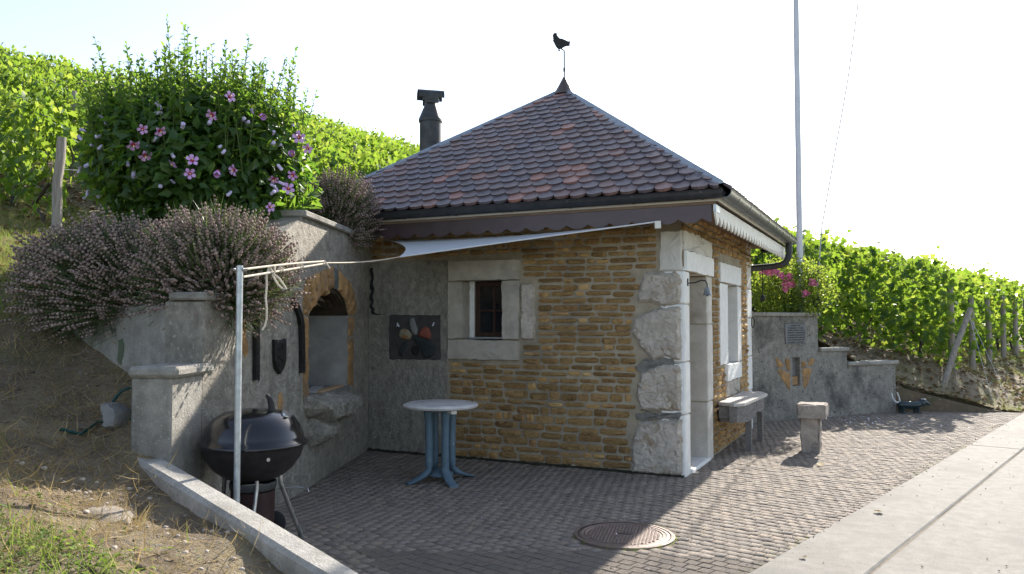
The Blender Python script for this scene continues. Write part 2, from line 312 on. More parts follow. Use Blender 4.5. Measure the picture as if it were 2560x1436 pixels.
F0 = V3(-math.sin(YAW), math.cos(YAW), 0); RR = V3(math.cos(YAW), math.sin(YAW), 0)
def camdist(P): return np.linalg.norm(np.asarray(P)-CAM, axis=-1)
def in_view(P, mx=.68, my=.42):
    v = np.asarray(P)-CAM; d = v@F0; return (d > .3) & (np.abs(v@RR) < mx*d) & (np.abs(v[:, 2]) < my*d)
def pieces(name, variants, Ms, m, parent, maxn=300, rank=None, smooth=False, stuffname=None, extra=None):
    """the maxn highest ranked pieces become single objects sharing mesh data, the rest one stuff part"""
    off = OFF[parent.name]; Ms = np.asarray(Ms); order = np.argsort(rank) if rank is not None else np.arange(len(Ms))
    mes = []
    for i, (V, T) in enumerate(variants):
        me = bpy.data.meshes.new(name); me.from_pydata([tuple(p) for p in V], [], [tuple(f) for f in T])
        b = bmesh.new(); b.from_mesh(me); bmesh.ops.recalc_face_normals(b, faces=b.faces); bmesh.ops.triangulate(b, faces=b.faces) if False else None
        b.to_mesh(me); b.free(); me.materials.append(m)
        if smooth:
            for p in me.polygons: p.use_smooth = True
            me.set_sharp_from_angle(angle=R_(45))
        mes.append(me)
    for q in order[:maxn]:
        o = bpy.data.objects.new(name, mes[q % len(mes)]); COL.objects.link(o); o.parent = parent
        mm = Ms[q].copy(); mm[:3, 3] -= off; o.matrix_basis = Matrix(mm.tolist())
    rest = order[maxn:]
    if len(rest):
        VV = []; TT = []; n0 = 0
        for vi, me in enumerate(mes):
            sel = [q for q in rest if q % len(mes) == vi]
            if not sel: continue
            V = np.array([v.co[:] for v in me.vertices]); b = bmesh.new(); b.from_mesh(me); bmesh.ops.triangulate(b, faces=b.faces)
            T = np.array([[x.index for x in f.verts] for f in b.faces]); b.free()
            for q in sel:
                VV.append(V@Ms[q][:3, :3].T+Ms[q][:3, 3]-off); TT.append(T+n0); n0 += len(V)
        me = fastmesh(stuffname or name+'_field', np.concatenate(VV), np.concatenate(TT))
        if smooth:
            for p in me.polygons: p.use_smooth = True
            me.set_sharp_from_angle(angle=R_(45))
        o = link(stuffname or name+'_field', me, m, parent); tag(o, kind='stuff')
def TRS(loc, ax=EX, ay=EY, az=EZ, s=(1, 1, 1)):
    M = np.eye(4); M[:3, 0] = np.array(ax)*s[0]; M[:3, 1] = np.array(ay)*s[1]; M[:3, 2] = np.array(az)*s[2]; M[:3, 3] = loc; return M
def rotz(a): c, s_ = math.cos(a), math.sin(a); return np.array([[c, -s_, 0], [s_, c, 0], [0, 0, 1]])
def frames(n, up=None):
    n = n/(np.linalg.norm(n, axis=1, keepdims=True)+1e-9); r = up if up is not None else rng.normal(size=n.shape)
    t = r-(r*n).sum(1, keepdims=True)*n; t /= np.linalg.norm(t, axis=1, keepdims=True)+1e-9
    return np.cross(t, n), t, n
def scatter(P, Nn, size, tmpl, up=None):
    TV, TT = tmpl; b, t, n = frames(Nn, up); k = len(TV); size = np.broadcast_to(size, (len(P),))
    V = P[:, None, :]+size[:, None, None]*(TV[None, :, 0:1]*b[:, None, :]+TV[None, :, 1:2]*t[:, None, :]+TV[None, :, 2:3]*n[:, None, :])
    T = TT[None]+(np.arange(len(P))*k)[:, None, None]
    return V.reshape(-1, 3), T.reshape(-1, 3)
LEAF_V = (np.array([(0, .38, -.06), (0, 0, 0), (.34, -.12, .03), (.52, .25, .07), (.34, .36, .02), (.36, .68, .05), (.1, .7, 0), (0, 1, -.06), (-.1, .7, 0), (-.36, .68, .05), (-.34, .36, .02), (-.52, .25, .07), (-.34, -.12, .03)]),
          np.array([(0, i, i+1) for i in range(1, 12)]+[(0, 12, 1)]))
LEAF_F = (np.array([(0, 0, -.03), (.48, .15, .08), (.32, .68, .04), (0, 1, -.06), (-.32, .68, .04), (-.48, .15, .08)]), np.array([(0, 1, 2), (0, 2, 3), (0, 3, 4), (0, 4, 5)]))
LEAF_H = (np.array([(0, 0, 0), (.30, .38, .09), (.18, .62, .04), (0, 1, -.1), (-.18, .62, .04), (-.30, .38, .09)]), np.array([(0, 1, 2), (0, 2, 3), (0, 3, 4), (0, 4, 5)]))
BLADE = (np.array([(-.017, 0, 0), (.017, 0, 0), (.012, .55, .06), (-.012, .55, .06), (0, 1, .2)]), np.array([(0, 1, 2), (0, 2, 3), (3, 2, 4)]))
def smooth01(a, b, x): t = np.clip((x-a)/(b-a), 0, 1); return t*t*(3-2*t)
def inpoly(P, poly):
    x, y = P[..., 0], P[..., 1]; r = np.zeros(x.shape, bool); n = len(poly)
    for i in range(n):
        x1, y1 = poly[i]; x2, y2 = poly[(i+1) % n]
        if y1 == y2: continue
        r ^= ((y1 > y) != (y2 > y)) & (x < (x2-x1)*(y-y1)/(y2-y1)+x1)
    return r
def vnoise(x, y, seed=0):
    r = 0
    g = np.random.default_rng(seed)
    for k in range(5):
        a, b, c = g.uniform(0, 6.28, 3); f = 1.7**k
        r = r+np.sin(f*(x*math.cos(a)+y*math.sin(a))+b)*np.cos(f*(y*math.cos(a*2)-x*math.sin(a*2))*.83+c)/1.45**k
    return r/2.2

# ------------------------------------------------------------------ layout constants (metres; hut corner near the origin, front wall along X, side wall along Y)
XB = -.05
aD = R_(21.5); DD = V3(math.sin(aD), -math.cos(aD), 0); DN = V3(math.cos(aD), math.sin(aD), 0); D0 = V3(-3.98, 0, 0)
CD = V3(.617, .787, 0); CN = V3(.787, -.617, 0); C0 = V3(-.054, 4.901, 0)
FA = (V3(0, 0, 0), EX, EZ, -EY); FB = (V3(XB, 0, 0), EY, EZ, EX); FD = (D0, DD, EZ, DN); FC = (C0, CD, EZ, CN)
UH = V3(-.971, .238, 0); CH = V3(.238, .971, 0)                   # uphill, along the road
def dp(t, z, o=0): return D0+DD*t+EZ*z+DN*o
def cp(s, z, o=0): return C0+CD*s+EZ*z+CN*o
P_END = D0+DD*4.9; K0 = P_END-DN*.13; K1 = V3(.62, -5.52, 0)
KD = (K1-K0)/np.linalg.norm(K1-K0); KN = V3(-KD[1], KD[0], 0); KL = np.linalg.norm(K1-K0)
RE0 = V3(1.055, -2.927, 0); RD = V3(.2455, .9694, 0); RN = V3(.9694, -.2455, 0)
def gz(x, y):                                              # the paved yard rises a little towards the curb
    return .10*smooth01(-2.2, -4.0, y)*smooth01(-.9, -2.0, x)

# ------------------------------------------------------------------ terrain
def hill_plane(x, y):
    v = UH[0]*x+UH[1]*y+.70
    vv = np.clip(v, -3.0, 31)+.12*np.clip(v-31, 0, 60)
    return .6+.29*vv+  .0016*np.clip(vv-9, 0, 22)**2-.34*np.exp(-((x+8.5)**2+(y+.5)**2)/(2*4.2**2))
CTRL = np.array([(-4.2, -2.4, 2.22), (-4.5, -1.2, 2.45), (-4.6, .1, 2.5), (-3.35, -2.75, 2.05), (-2.95, -3.55, 1.68), (-3.75, -3.35, 1.8), (-5.0, -3.4, 2.05),
    (-3.75, -4.35, 1.28), (-3.2, -4.45, 1.0), (-2.7, -4.75, .85), (-2.3, -4.95, .64), (-1.55, -5.1, .52), (-.65, -5.35, .40), (.15, -5.62, .25), (-4.6, -4.6, 1.55), (-3.6, -5.3, 1.15),
    (-2.5, -5.6, .88), (-1.24, -6.2, .60), (-.3, -6.6, .34), (.25, -6.7, .12), (-.35, -8.2, .0), (.62, -5.75, .10), (-1.6, -7.2, .6),
    (.1, 5.6, 1.58), (.7, 6.35, 1.25), (-.5, 5.2, 1.64), (1.3, 7.0, .85), (1.9, 7.7, .50), (2.6, 8.1, .30), (3.4, 8.5, .06), (3.75, 9.4, .12), (4.1, 11, .2), (4.6, 13, .3), (3.0, 9.2, .58), (-1.0, 6.0, 1.75)])
def _k(d2): return np.exp(-d2/(2*.62**2))
_G = _k(((CTRL[:, None, :2]-CTRL[None, :, :2])**2).sum(-1))+np.eye(len(CTRL))*.03
_W = np.linalg.solve(_G, CTRL[:, 2]-hill_plane(CTRL[:, 0], CTRL[:, 1]))
def terrain(x, y, fine=True):
    x = np.asarray(x, float); y = np.asarray(y, float); z = hill_plane(x, y)
    for (cx, cy, _), wv in zip(CTRL, _W): z = z+wv*_k((x-cx)**2+(y-cy)**2)
    if fine: z = z+.024*vnoise(x*3.1, y*3.1, 3)+.018*vnoise(x*9, y*9, 4)+.010*vnoise(x*21, y*21, 8)
    return z
YARD = [tuple((D0-DN*.12+DD*t)[:2]) for t in (-.1, 2.4, 4.47)]+[tuple((P_END-DN*.13)[:2]), tuple(K1[:2])]
YARD += [tuple((RE0+RD*s)[:2]) for s in (-2.6,)]
road_far = RE0+RD*130; road_near = RE0-RD*60
LW0 = cp(3.16, 0, -.1); LW1 = V3(3.52, 8.16, 0)
YCUT = YARD[:5]+[tuple((RE0+RD*-2.75)[:2]), tuple(road_near[:2]), tuple((road_near+RN*60)[:2]), tuple((road_far+RN*60)[:2]), tuple(road_far[:2]), tuple((RE0+RD*11.45)[:2]), tuple(LW1[:2]), tuple(LW0[:2]), tuple(cp(-.5, 0, -.15)[:2]), (-.6, 4.3), (-4.3, 4.3), (-4.3, .15)]
def axis(lo, a, b, hi, st, g=1.22):
    m = list(np.arange(a, b+1e-6, st)); s = st; l = []; x = a
    while x > lo: s *= g; x -= s; l.append(x)
    s = st; r = []; x = b
    while x < hi: s *= g; x += s; r.append(x)
    return np.array(l[::-1]+m+r)
gx = axis(-90, -6.5, 4.2, 60, .09); gy = axis(-40, -8.6, 10., 130, .09)
X, Y = np.meshgrid(gx, gy, indexing='ij'); Zt = terrain(X, Y); nx, ny = X.shape
Cx = (X[:-1, :-1]+X[1:, 1:])/2; Cy = (Y[:-1, :-1]+Y[1:, 1:])/2
keep = ~inpoly(np.stack([Cx, Cy], -1), YCUT)
I = np.arange(nx*ny).reshape(nx, ny)
Q = np.stack([I[:-1, :-1], I[1:, :-1], I[1:, 1:], I[:-1, 1:]], -1)[keep]
me = fastmesh('hillside', np.stack([X, Y, Zt], -1).reshape(-1, 3), Q, True)
def mat_hill():
    m = mat('hill_soil', (.15, .112, .072), (.32, .245, .165), scale=5, bump=1., bscale=26, disp=.07, c3=(.40, .33, .215), c3scale=1.6, c3lo=.5, c3hi=.66, c4=(.32, .29, .25), c4scale=34, c4lo=.62, c4hi=.66)
    t = m.node_tree; N = t.nodes; L = t.links.new; b = N['Principled BSDF']; src = b.inputs['Base Color'].links[0].from_socket
    n = N.new('ShaderNodeTexNoise'); n.inputs['Scale'].default_value = .8; n.inputs['Detail'].default_value = 7; tc = N.new('ShaderNodeTexCoord'); L(tc.outputs['Object'], n.inputs['Vector'])
    r = N.new('ShaderNodeValToRGB'); r.color_ramp.elements[0].position = .58; r.color_ramp.elements[1].position = .70; L(n.outputs[0], r.inputs[0])
    n2 = N.new('ShaderNodeTexNoise'); n2.inputs['Scale'].default_value = 30; L(tc.outputs['Object'], n2.inputs['Vector'])
    r2 = N.new('ShaderNodeValToRGB'); r2.color_ramp.elements[0].color = (.07, .095, .025, 1); r2.color_ramp.elements[1].color = (.22, .18, .08, 1); L(n2.outputs[0], r2.inputs[0])
    x = N.new('ShaderNodeMix'); x.data_type = 'RGBA'; L(r.outputs[0], x.inputs[0]); L(src, x.inputs[6]); L(r2.outputs[0], x.inputs[7]); L(x.outputs[2], b.inputs['Base Color'])
    return m
tag(link('hillside', me, mat_hill()), kind='structure')
mb = MB(); mb.add([(-600, -600, -1.2), (600, -600, -1.2), (600, 600, -1.2), (-600, 600, -1.2)], [(0, 1, 2, 3)])
tag(mb.build('valley_ground', mat('meadow', (.07, .10, .03), (.16, .17, .06), scale=.4, bump=.3, bscale=3)), kind='structure')

# ------------------------------------------------------------------ road and paving
road = MB(); road.box((-20, -9, -.30), (120, -8.9, -.29), 0, (RE0, RD, -RN, EZ))
yard_poly = [tuple(D0[:2])]+[tuple((D0+DD*t)[:2]) for t in (2.4, 4.9)]+[tuple((K0+KN*.02)[:2]), tuple(K1[:2]), tuple((RE0-RD*2.9+RN*.1)[:2]), tuple((RE0+RD*11.6+RN*.1)[:2]), tuple(LW1[:2]), tuple(LW0[:2]), tuple(cp(0, 0)[:2]), tuple(cp(-.4, 0)[:2]), (-.3, 4.1), (-.3, .2), (-3.9, .2)]
bx = np.arange(-4.4, 4.6, .2); by = np.arange(-6.2, 9., .2); BX, BY = np.meshgrid(bx, by, indexing='ij'); BI = np.arange(BX.size).reshape(BX.shape)
bq = np.stack([BI[:-1, :-1], BI[1:, :-1], BI[1:, 1:], BI[:-1, 1:]], -1)[inpoly(np.stack([BX[:-1, :-1]+.1, BY[:-1, :-1]+.1], -1), [(p[0]*1.0, p[1]) for p in yard_poly]) | True]
bc = np.stack([BX[:-1, :-1]+.1, BY[:-1, :-1]+.1], -1).reshape(-1, 2)
kp = inpoly(bc, YCUT)
bq = bq.reshape(-1, 4)[kp]
paving = link('paving', fastmesh('paving', np.stack([BX, BY, gz(BX, BY)+.006*vnoise(BX*1.3, BY*1.3, 5)-.0052], -1).reshape(-1, 3), bq), M_bed); tag(paving, kind='structure')
pv_var = []
for i in range(6):
    r = np.random.default_rng(40+i); P = []; F = []
    hx, hy, b = .5, .5, .07
    for (f, z) in ((1, -.6), (1, .32), (.9, .5)):
        for sx, sy in ((-1, -1), (1, -1), (1, 1), (-1, 1)):
            k = 1-b*.5 if f < 1 else 1
            P.append((sx*hx*k+r.normal(0, .012), sy*hy*(1-b if f < 1 else 1)+r.normal(0, .018), z+(r.normal(0, .06) if f < 1 else 0)))
    for q in (0, 4): F += [(q+j, q+(j+1) % 4, q+4+(j+1) % 4, q+4+j) for j in range(4)]
    F.append((8, 9, 10, 11)); pv_var.append((P, F))
Ms = []; pc = []
PWx, PHy = .094, .093; PAX, PAY = RN, RD                      # setts laid square to the road
hole_c = np.array([.075, -2.40])
for j in range(-68, 140):
    for i in range(-86, 6):
        q = RE0+RD*(j*PHy+.008*math.sin(i*.31))+RN*((i+(.5 if j % 2 else 0))*PWx+.010*math.sin(j*.23)); pc.append((q[0], q[1]))
pc = np.array(pc); ok = inpoly(pc, yard_poly) & (np.hypot(*(pc-hole_c).T) > .40)
ok &= ~inpoly(pc, [(-4.2, .03), (XB-.02, .03), (XB-.02, 4.2), (-4.2, 4.2)])
pc = pc[ok]
for x, y in pc:
    a = rng.normal(0, .025); rz = rotz(a); tx, ty = rng.normal(0, .006, 2)
    z = gz(x, y)+.006*float(vnoise(x*1.3, y*1.3, 5))
    Ms.append(TRS((x, y, z-.011+rng.normal(0, .0012)), rz@PAX+EZ*tx, rz@PAY+EZ*ty, EZ, (PWx-rng.uniform(.005, .011), PHy-rng.uniform(.005, .011), .022)))
P3 = np.c_[pc, np.zeros(len(pc))]; inv = in_view(P3)
beh = ((P3-K0)@KN < 1.1) & ((P3-K0)@KD < 2.9)
rank = camdist(P3)+np.where(inv, 0, 100)+np.where(beh, 100, 0)
pieces('paver', pv_var, Ms, M_paver, paving, 300, rank, stuffname='far_pavers')

roado = bpy.data.objects.new('road', None); COL.objects.link(roado); OFF['road'] = V3(0, 0, 0); tag(roado, kind='structure')
FR = (RE0, RD, RN, EZ)
def slab(name, s0, s1, n0, n1, top):
    m_ = MB(); m_.box((s0, n0, -.3), (s1, n1, top), .012, FR); return m_.build(name, M_road, roado)
for s0, s1 in ((-14, -2.2), (-2.194, 6.75), (6.756, 16), (16.006, 30), (30.006, 130)): slab('edge_slab', s0, s1, 0, .575, .010)
for s0, s1 in ((-16, -4.5), (-4.494, 9.), (9.006, 22), (22.006, 130)): slab('lane_slab', s0, s1, .592, 4.4, .006)
m_ = MB(); m_.box((-16, .58, -.2), (130, .588, -.03), 0, FR); m_.build('joint_filler', M_tar, roado)

# ------------------------------------------------------------------ retaining wall with the fireplace (wall D)
wallD = thing('retaining_wall', tuple(dp(2.4, 0)), 'grey rendered retaining wall with arched fireplace beside the hut', 'wall')
arch = [(2.289, .86), (2.289, 1.638), (2.19, 1.72), (2.07, 1.78), (1.942, 1.835), (1.74, 1.90), (1.54, 1.937), (1.34, 1.915), (1.16, 1.855), (1.03, 1.77), (.934, 1.645), (.92, .86)]
WT = lambda t: 2.56 if t <= 2.5 else 2.56+(1.72-2.56)*(t-2.5)/(4.47-2.5)
mb = MB()
def dq(pts, o): return [dp(t, z, o) for t, z in pts]
# front skin around the arch as quads from arch points to outer rectangle
ol = [(2.5, .86), (2.5, 1.638), (2.5, 2.56), (2.3, 2.56), (2.1, 2.56), (1.8, 2.56), (1.54, 2.56), (1.3, 2.56), (1.1, 2.56), (.75, 2.56), (.75, 1.645), (.75, .86)]
n = len(arch)
mb.add(dq(arch, 0)+dq(ol, 0), [(i, i+1, n+i+1, n+i) for i in range(n-1)])
mb.box((-.6, -.3, -.2), (.75, 0, 2.56), 0, (D0, DD, DN, EZ))
mb.box((.75, -.3, -.2), (2.5, 0, .86), 0, (D0, DD, DN, EZ))
# sloping left part
lp = [(2.5, -.2), (4.47, -.2), (4.47, 1.72), (2.5, 2.56)]
mb.add(dq(lp, 0)+dq(lp, -.27), [(0, 1, 2, 3), (4, 5, 6, 7), (0, 1, 5, 4), (1, 2, 6, 5), (2, 3, 7, 6), (3, 0, 4, 7)])
mb.add([dp(.75, 2.56), dp(2.5, 2.56), dp(2.5, 2.56, -.3), dp(.75, 2.56, -.3)], [(0, 1, 2, 3)])
b_ = mb.build('rendered_face', M_render, wallD, recalc=False)
# niche interior
mb = MB(); N_ = -.55
mb.add(dq(arch, -.001)+dq(arch, N_), [(i, i+1, n+i+1, n+i) for i in range(1, n-2)]); mb.build('vault', M_soot, wallD, recalc=False)
mb = MB(); mb.add(dq(arch, N_), [tuple(range(n))]); mb.add(dq([arch[0], arch[1]], -.001)+dq([arch[0], arch[1]], N_), [(0, 1, 3, 2)]); mb.add(dq([arch[-1], arch[-2]], -.001)+dq([arch[-1], arch[-2]], N_), [(0, 1, 3, 2)])
mb.build('fireback', M_back, wallD, recalc=False)
mb = MB(); mb.box((.93, N_, .80), (2.28, .03, .862), .01, (D0, DD, DN, EZ)); mb.build('hearth_slab', M_cement, wallD)
# vault stones seen from below
k = 0
for i in range(2, n-3):
    a0, a1 = np.array(arch[i]), np.array(arch[i+1]); nn_ = np.array([-(a1-a0)[1], (a1-a0)[0]]); nn_ = nn_/np.linalg.norm(nn_)*(-1 if nn_[1] > 0 else 1)
    for q in range(4):
        mb = MB(); o0 = -.02-q*.13; o1 = o0-.115; d = nn_*(.02+.012*((i*7+q*3) % 4)); s_ = (a1-a0)*.07
        pts = [a0+s_, a1-s_, a1-s_+d, a0+s_+d]
        mb.add(dq(pts, o0)+dq(pts, o1), [(0, 1, 2, 3), (4, 5, 6, 7), (0, 1, 5, 4), (1, 2, 6, 5), (2, 3, 7, 6), (3, 0, 4, 7)]); mb.build('vault_stone', M_soot if q > 0 or i > 5 else M_brick, wallD)
# voussoirs
outer = [(2.45, 1.64), (2.46, 1.80), (2.40, 1.965), (2.20, 2.03), (1.97, 2.075), (1.76, 2.12), (1.56, 2.165), (1.36, 2.145), (1.12, 2.08), (.86, 2.0), (.69, 1.90), (.67, 1.65)]
inn = [(2.29, 1.638), (2.285, 1.68), (2.19, 1.72), (2.07, 1.78), (1.942, 1.835), (1.74, 1.90), (1.56, 1.935), (1.36, 1.917), (1.17, 1.86), (1.04, 1.78), (.97, 1.71), (.934, 1.645)]
for i in range(11):
    a, b, c, d = np.array(inn[i]), np.array(inn[i+1]), np.array(outer[i+1]), np.array(outer[i]); g = .06
    pts = [a+(b-a)*g, b-(b-a)*g, c-(c-d)*g, d+(c-d)*g]; m_ = M_st_g if i == 6 else M_ochre
    MB().rock(pts, FD, -.004, .022+.008*(i % 3), .018, .008, i, .03, .004).build('keystone' if i == 6 else 'arch_stone', m_ if i != 6 else M_teal, wallD, True, 28)
for pts in ([(2.29, .83), (2.42, .82), (2.44, 1.62), (2.30, 1.62)], [(.70, .85), (.92, .87), (.93, 1.36), (.74, 1.40)], [(.74, 1.43), (.93, 1.40), (.93, 1.62), (.68, 1.62)]):
    MB().rock(pts, FD, -.004, .016, .014, .007, 3, .03, .006).build('jamb_stone', M_ochre, wallD, True, 28)
for pts, sd in (([(3.978, 1.689), (3.929, 1.705), (3.793, 1.6), (3.709, 1.351), (3.768, 1.308), (3.861, 1.418)], 1), ([(3.06, .967), (3.013, .98), (2.933, .886), (2.988, .806), (3.065, .848)], 2)):
    MB().rock(pts, FD, -.002, .012, .012, .005, sd, .022, .004).build('inlaid_stone', M_ochre, wallD, True, 28)
for pts, d1, sd in (([(2.43, .88), (1.08, .82), (1.06, .60), (1.45, .53), (2.05, .58), (2.36, .70)], .20, 1), ([(2.30, .66), (1.66, .60), (1.62, .50), (1.75, .40), (2.25, .38), (2.34, .50)], .155, 2)):
    MB().rock(pts, FD, -.05, d1, .07, .026, sd, .035, .012)  .build('corbel_stone', M_render, wallD, True, 30)
# coping on the high part
for t0, t1 in ((-.1, 1.195), (1.205, 2.52)):
    mb = MB(); mb.box((t0, -.33, 2.562), (t1, .045, 2.625), .012, (D0, DD, DN, EZ)); mb.build('coping', M_conc, wallD)
mb = MB(); mb.box((4.10, -.24, 1.735), (4.50, .03, 1.79), .012, (D0, DD, DN, EZ)); mb.build('coping', M_conc, wallD)
# end pillar
mb = MB(); mb.box((4.472, -.262, -.1), (4.9, .004, 1.235), .012, (D0, DD, DN, EZ)); mb.build('end_pillar', M_conc, wallD)
mb = MB(); mb.box((4.40, -.275, 1.236), (4.93, .055, 1.305), .02, (D0, DD, DN, EZ)); mb.build('pillar_cap', M_conc, wallD)
# wing wall into the bank
W0 = dp(4.40, 0, -.272); WD = (V3(-3.95, -3.98, 0)-W0); WL = np.linalg.norm(WD[:2]); WD = WD/WL; WN = V3(WD[1], -WD[0], 0); WN = WN if WN[1] < 0 else -WN
pts = [(0, 1.7), (0, .62), (.35, .86), (.62, .98), (.85, 1.08), (1.08, 1.16), (1.22, 1.30), (WL, 1.45), (WL, 1.72)]
mb = MB(); mb.plate(pts, (W0, WD, EZ, WN), -.2, 0, .012, 0, 5, .06, .008); mb.build('wing_wall', M_conc, wallD)
MB().plate([(.58, 1.42), (.60, 1.46), (.66, 1.45), (.65, 1.38), (.67, 1.30), (.62, 1.27), (.59, 1.33)], (W0, WD, EZ, WN), -.01, .006, .003, 0, 2, .02, .003).build('green_stain_patch', mat('verdigris', (.09, .11, .07), (.13, .15, .10), bump=.5), wallD)

# iron runners, shield, things in the hearth
def runner(pts_in, pts_out, label):
    mb = MB(); n = len(pts_in); a = dq(pts_in, .004); b = dq(pts_out, .004); c = dq(pts_in, .034); d = dq(pts_out, .034)
    mb.rings([[a[i], b[i], d[i], c[i]] for i in range(n)]); o = mb.build('iron_runner', M_iron, None); tag(o, label, 'ironwork', 'curved iron runners on the fireplace wall')
    mb = MB()
    for i in range(9):
        f = i/8*.62; m0 = (np.array(pts_in[0])*(1-f)+np.array(pts_in[2])*f + np.array(pts_out[0])*(1-f)+np.array(pts_out[2])*f)/2
        mb.box((m0[0]-.01, .034, m0[1]-.012), (m0[0]+.01, .039, m0[1]+.012), .003, (D0, DD, DN, EZ))
    st = mb.build('raised_stud', M_iron, o)
runner([(3.62, 1.125), (3.625, 1.35), (3.635, 1.58), (3.625, 1.66), (3.585, 1.735), (3.53, 1.77)], [(3.545, 1.12), (3.553, 1.35), (3.563, 1.58), (3.555, 1.63), (3.525, 1.69), (3.49, 1.71)], 'black curved iron runner standing nearest the metal post')
runner([(2.455, 1.112), (2.465, 1.35), (2.485, 1.55), (2.53, 1.64), (2.64, 1.74), (2.77, 1.80)], [(2.545, 1.11), (2.555, 1.35), (2.58, 1.55), (2.625, 1.625), (2.72, 1.715), (2.83, 1.765)], 'black curved iron runner right beside the fireplace arch')
sh = thing('shield_plaque', tuple(dp(3.09, 1.14, .02)), 'small black carved shield hung between two iron runners', 'plaque')
MB().plate([(3.22, 1.435), (3.17, 1.41), (3.13, 1.43), (3.09, 1.41), (3.05, 1.43), (3.01, 1.41), (2.96, 1.437), (2.955, 1.24), (3.0, 1.18), (3.08, 1.135), (3.17, 1.19), (3.205, 1.26)], FD, .002, .035, .008, 0, 0).build('shield', M_iron, sh)
for pts in ([(3.17, 1.30), (3.16, 1.32), (3.03, 1.25), (3.04, 1.23)], [(3.17, 1.36), (3.13, 1.39), (3.12, 1.35), (3.15, 1.34)], [(3.07, 1.39), (3.03, 1.38), (3.05, 1.34)], [(3.14, 1.25), (3.12, 1.26), (3.12, 1.20), (3.14, 1.20)]):
    MB().plate(pts, FD, .03, .041, .003).build('carving', M_iron, sh)
tp = thing('tin_pot', tuple(dp(2.05, .895, -.3)), 'old blue grey tin pot standing in the fireplace', 'pot')
c = dp(2.05, .90, -.3); MB().lathe([(.11, 0), (.125, .02), (.125, .15), (.118, .15), (.11, .03)], c, 20, False).build('body', M_teal, tp, True)
MB().lathe([(.0, .165), (.17, .158), (.17, .150), (0, .150)], c, 20).build('lid', M_rust, tp, True)
mb = MB(); mb.box((-.33, -.06, 0), (.33, .06, .025), .006, (dp(1.6, .864, -.16), DD*.98+DN*.2, DN*.98-DD*.2, EZ)); tag(mb.build('hearth_board', mat('ashy_board', (.33, .30, .28), (.45, .42, .4), bump=.6, stretch=(1, 1, 6)), None), 'pale ashy board lying across the hearth', 'board')
mb = MB(); mb.box((-.4, -.05, 0), (.4, .05, .022), .005, (dp(1.5, .864, -.04), DD, DN, EZ)); tag(mb.build('hearth_board', M_beam, None), 'brown board lying along the front of the hearth', 'board')

# ------------------------------------------------------------------ the hut
hut = thing('stone_hut', (-2, 2, 0), 'small ochre stone hut with pyramid roof of scalloped tiles', 'hut')
# ---- front wall
mb = MB()
wx0, wx1, wz0, wz1 = -2.64, -2.12, 1.385, 2.05
for lo, hi in (((-4.15, 0, -.15), (wx0-.03, .35, 2.85)), ((wx1+.03, 0, -.15), (XB-.02, .35, 2.85)), ((wx0-.03, 0, -.15), (wx1+.03, .35, wz0-.03)), ((wx0-.03, 0, wz1+.02), (wx1+.03, .35, 2.85))): mb.box(lo, hi)
fw = mb.build('front_wall', M_mortar, hut)
mb = MB(); mb.box((-3.975, -.014, -.05), (-2.85, -.001, 2.30), .006); mb.build('cement_render_patch', M_render, fw)
pts = []; zc = np.linspace(2.24, 1.70, 18); rgg = np.random.default_rng(5)
for z in zc: pts.append((-3.93+rgg.normal(0, .008)+.02*(z < 1.76), z))
pts += [(-3.90, 1.675), (-3.85, 1.667), (-3.80, 1.665), (-3.74, 1.668)]
wd = [.02+abs(rgg.normal(0, .008)) for _ in pts]
mb = MB(); mb.rings([[V3(p[0]-w_, -.013, p[1]-w_*.2), V3(p[0]-w_*.5, -.028, p[1]), V3(p[0]+w_*.6, -.028, p[1]), V3(p[0]+w_, -.013, p[1]+w_*.2)] for p, w_ in zip(pts, wd)]); mb.build('tar_seam', M_tar, fw)
# ---- bricks
bvar = []
for i in range(10):
    r = np.random.default_rng(90+i); nxx, nzz = 6, 4; P = []; F = []
    for a in range(nxx):
        for b in range(nzz):
            x = -.5+a/(nxx-1); z = -.5+b/(nzz-1); e = (a in (0, nxx-1)) or (b in (0, nzz-1)); cn = (a in (0, nxx-1)) and (b in (0, nzz-1))
            y = -.5+(.30 if e else 0)+(.25 if cn else 0)+r.normal(0, .14)
            P.append((x*(.93 if cn else 1)+r.normal(0, .012), y, z*(.86 if cn else 1)+r.normal(0, .03)))
    for a in range(nxx-1):
        for b in range(nzz-1): F.append((a*nzz+b, (a+1)*nzz+b, (a+1)*nzz+b+1, a*nzz+b+1))
    edge = [a*nzz for a in range(nxx)]+[(nxx-1)*nzz+b for b in range(1, nzz)]+[a*nzz+nzz-1 for a in range(nxx-2, -1, -1)]+[b for b in range(nzz-2, 0, -1)]
    o = len(P); P += [(P[q][0], 1.0, P[q][2]) for q in edge]; ne = len(edge)
    F += [(edge[q], o+q, o+(q+1) % ne, edge[(q+1) % ne]) for q in range(ne)]; bvar.append((P, F))
def course(lo, hi, rg_, mn, mx):
    out = []; x = lo
    while x < hi-.05:
        l = rg_.uniform(mn, mx)
        if hi-(x+l) < .09: l = hi-x
        out.append((x, x+l)); x += l
    return out
rg_ = np.random.default_rng(21); MsA = []; z = .015
def qbound(z):
    if z > 2.10: return -.305
    if z > 1.76: return -.54+.05*math.sin(z*20)
    if z > 1.20: return -.60+.07*abs(z-1.47)/.27
    if z > .65: return -.56+.04*math.sin(z*13)
    return -.615+.03*math.sin(z*11)
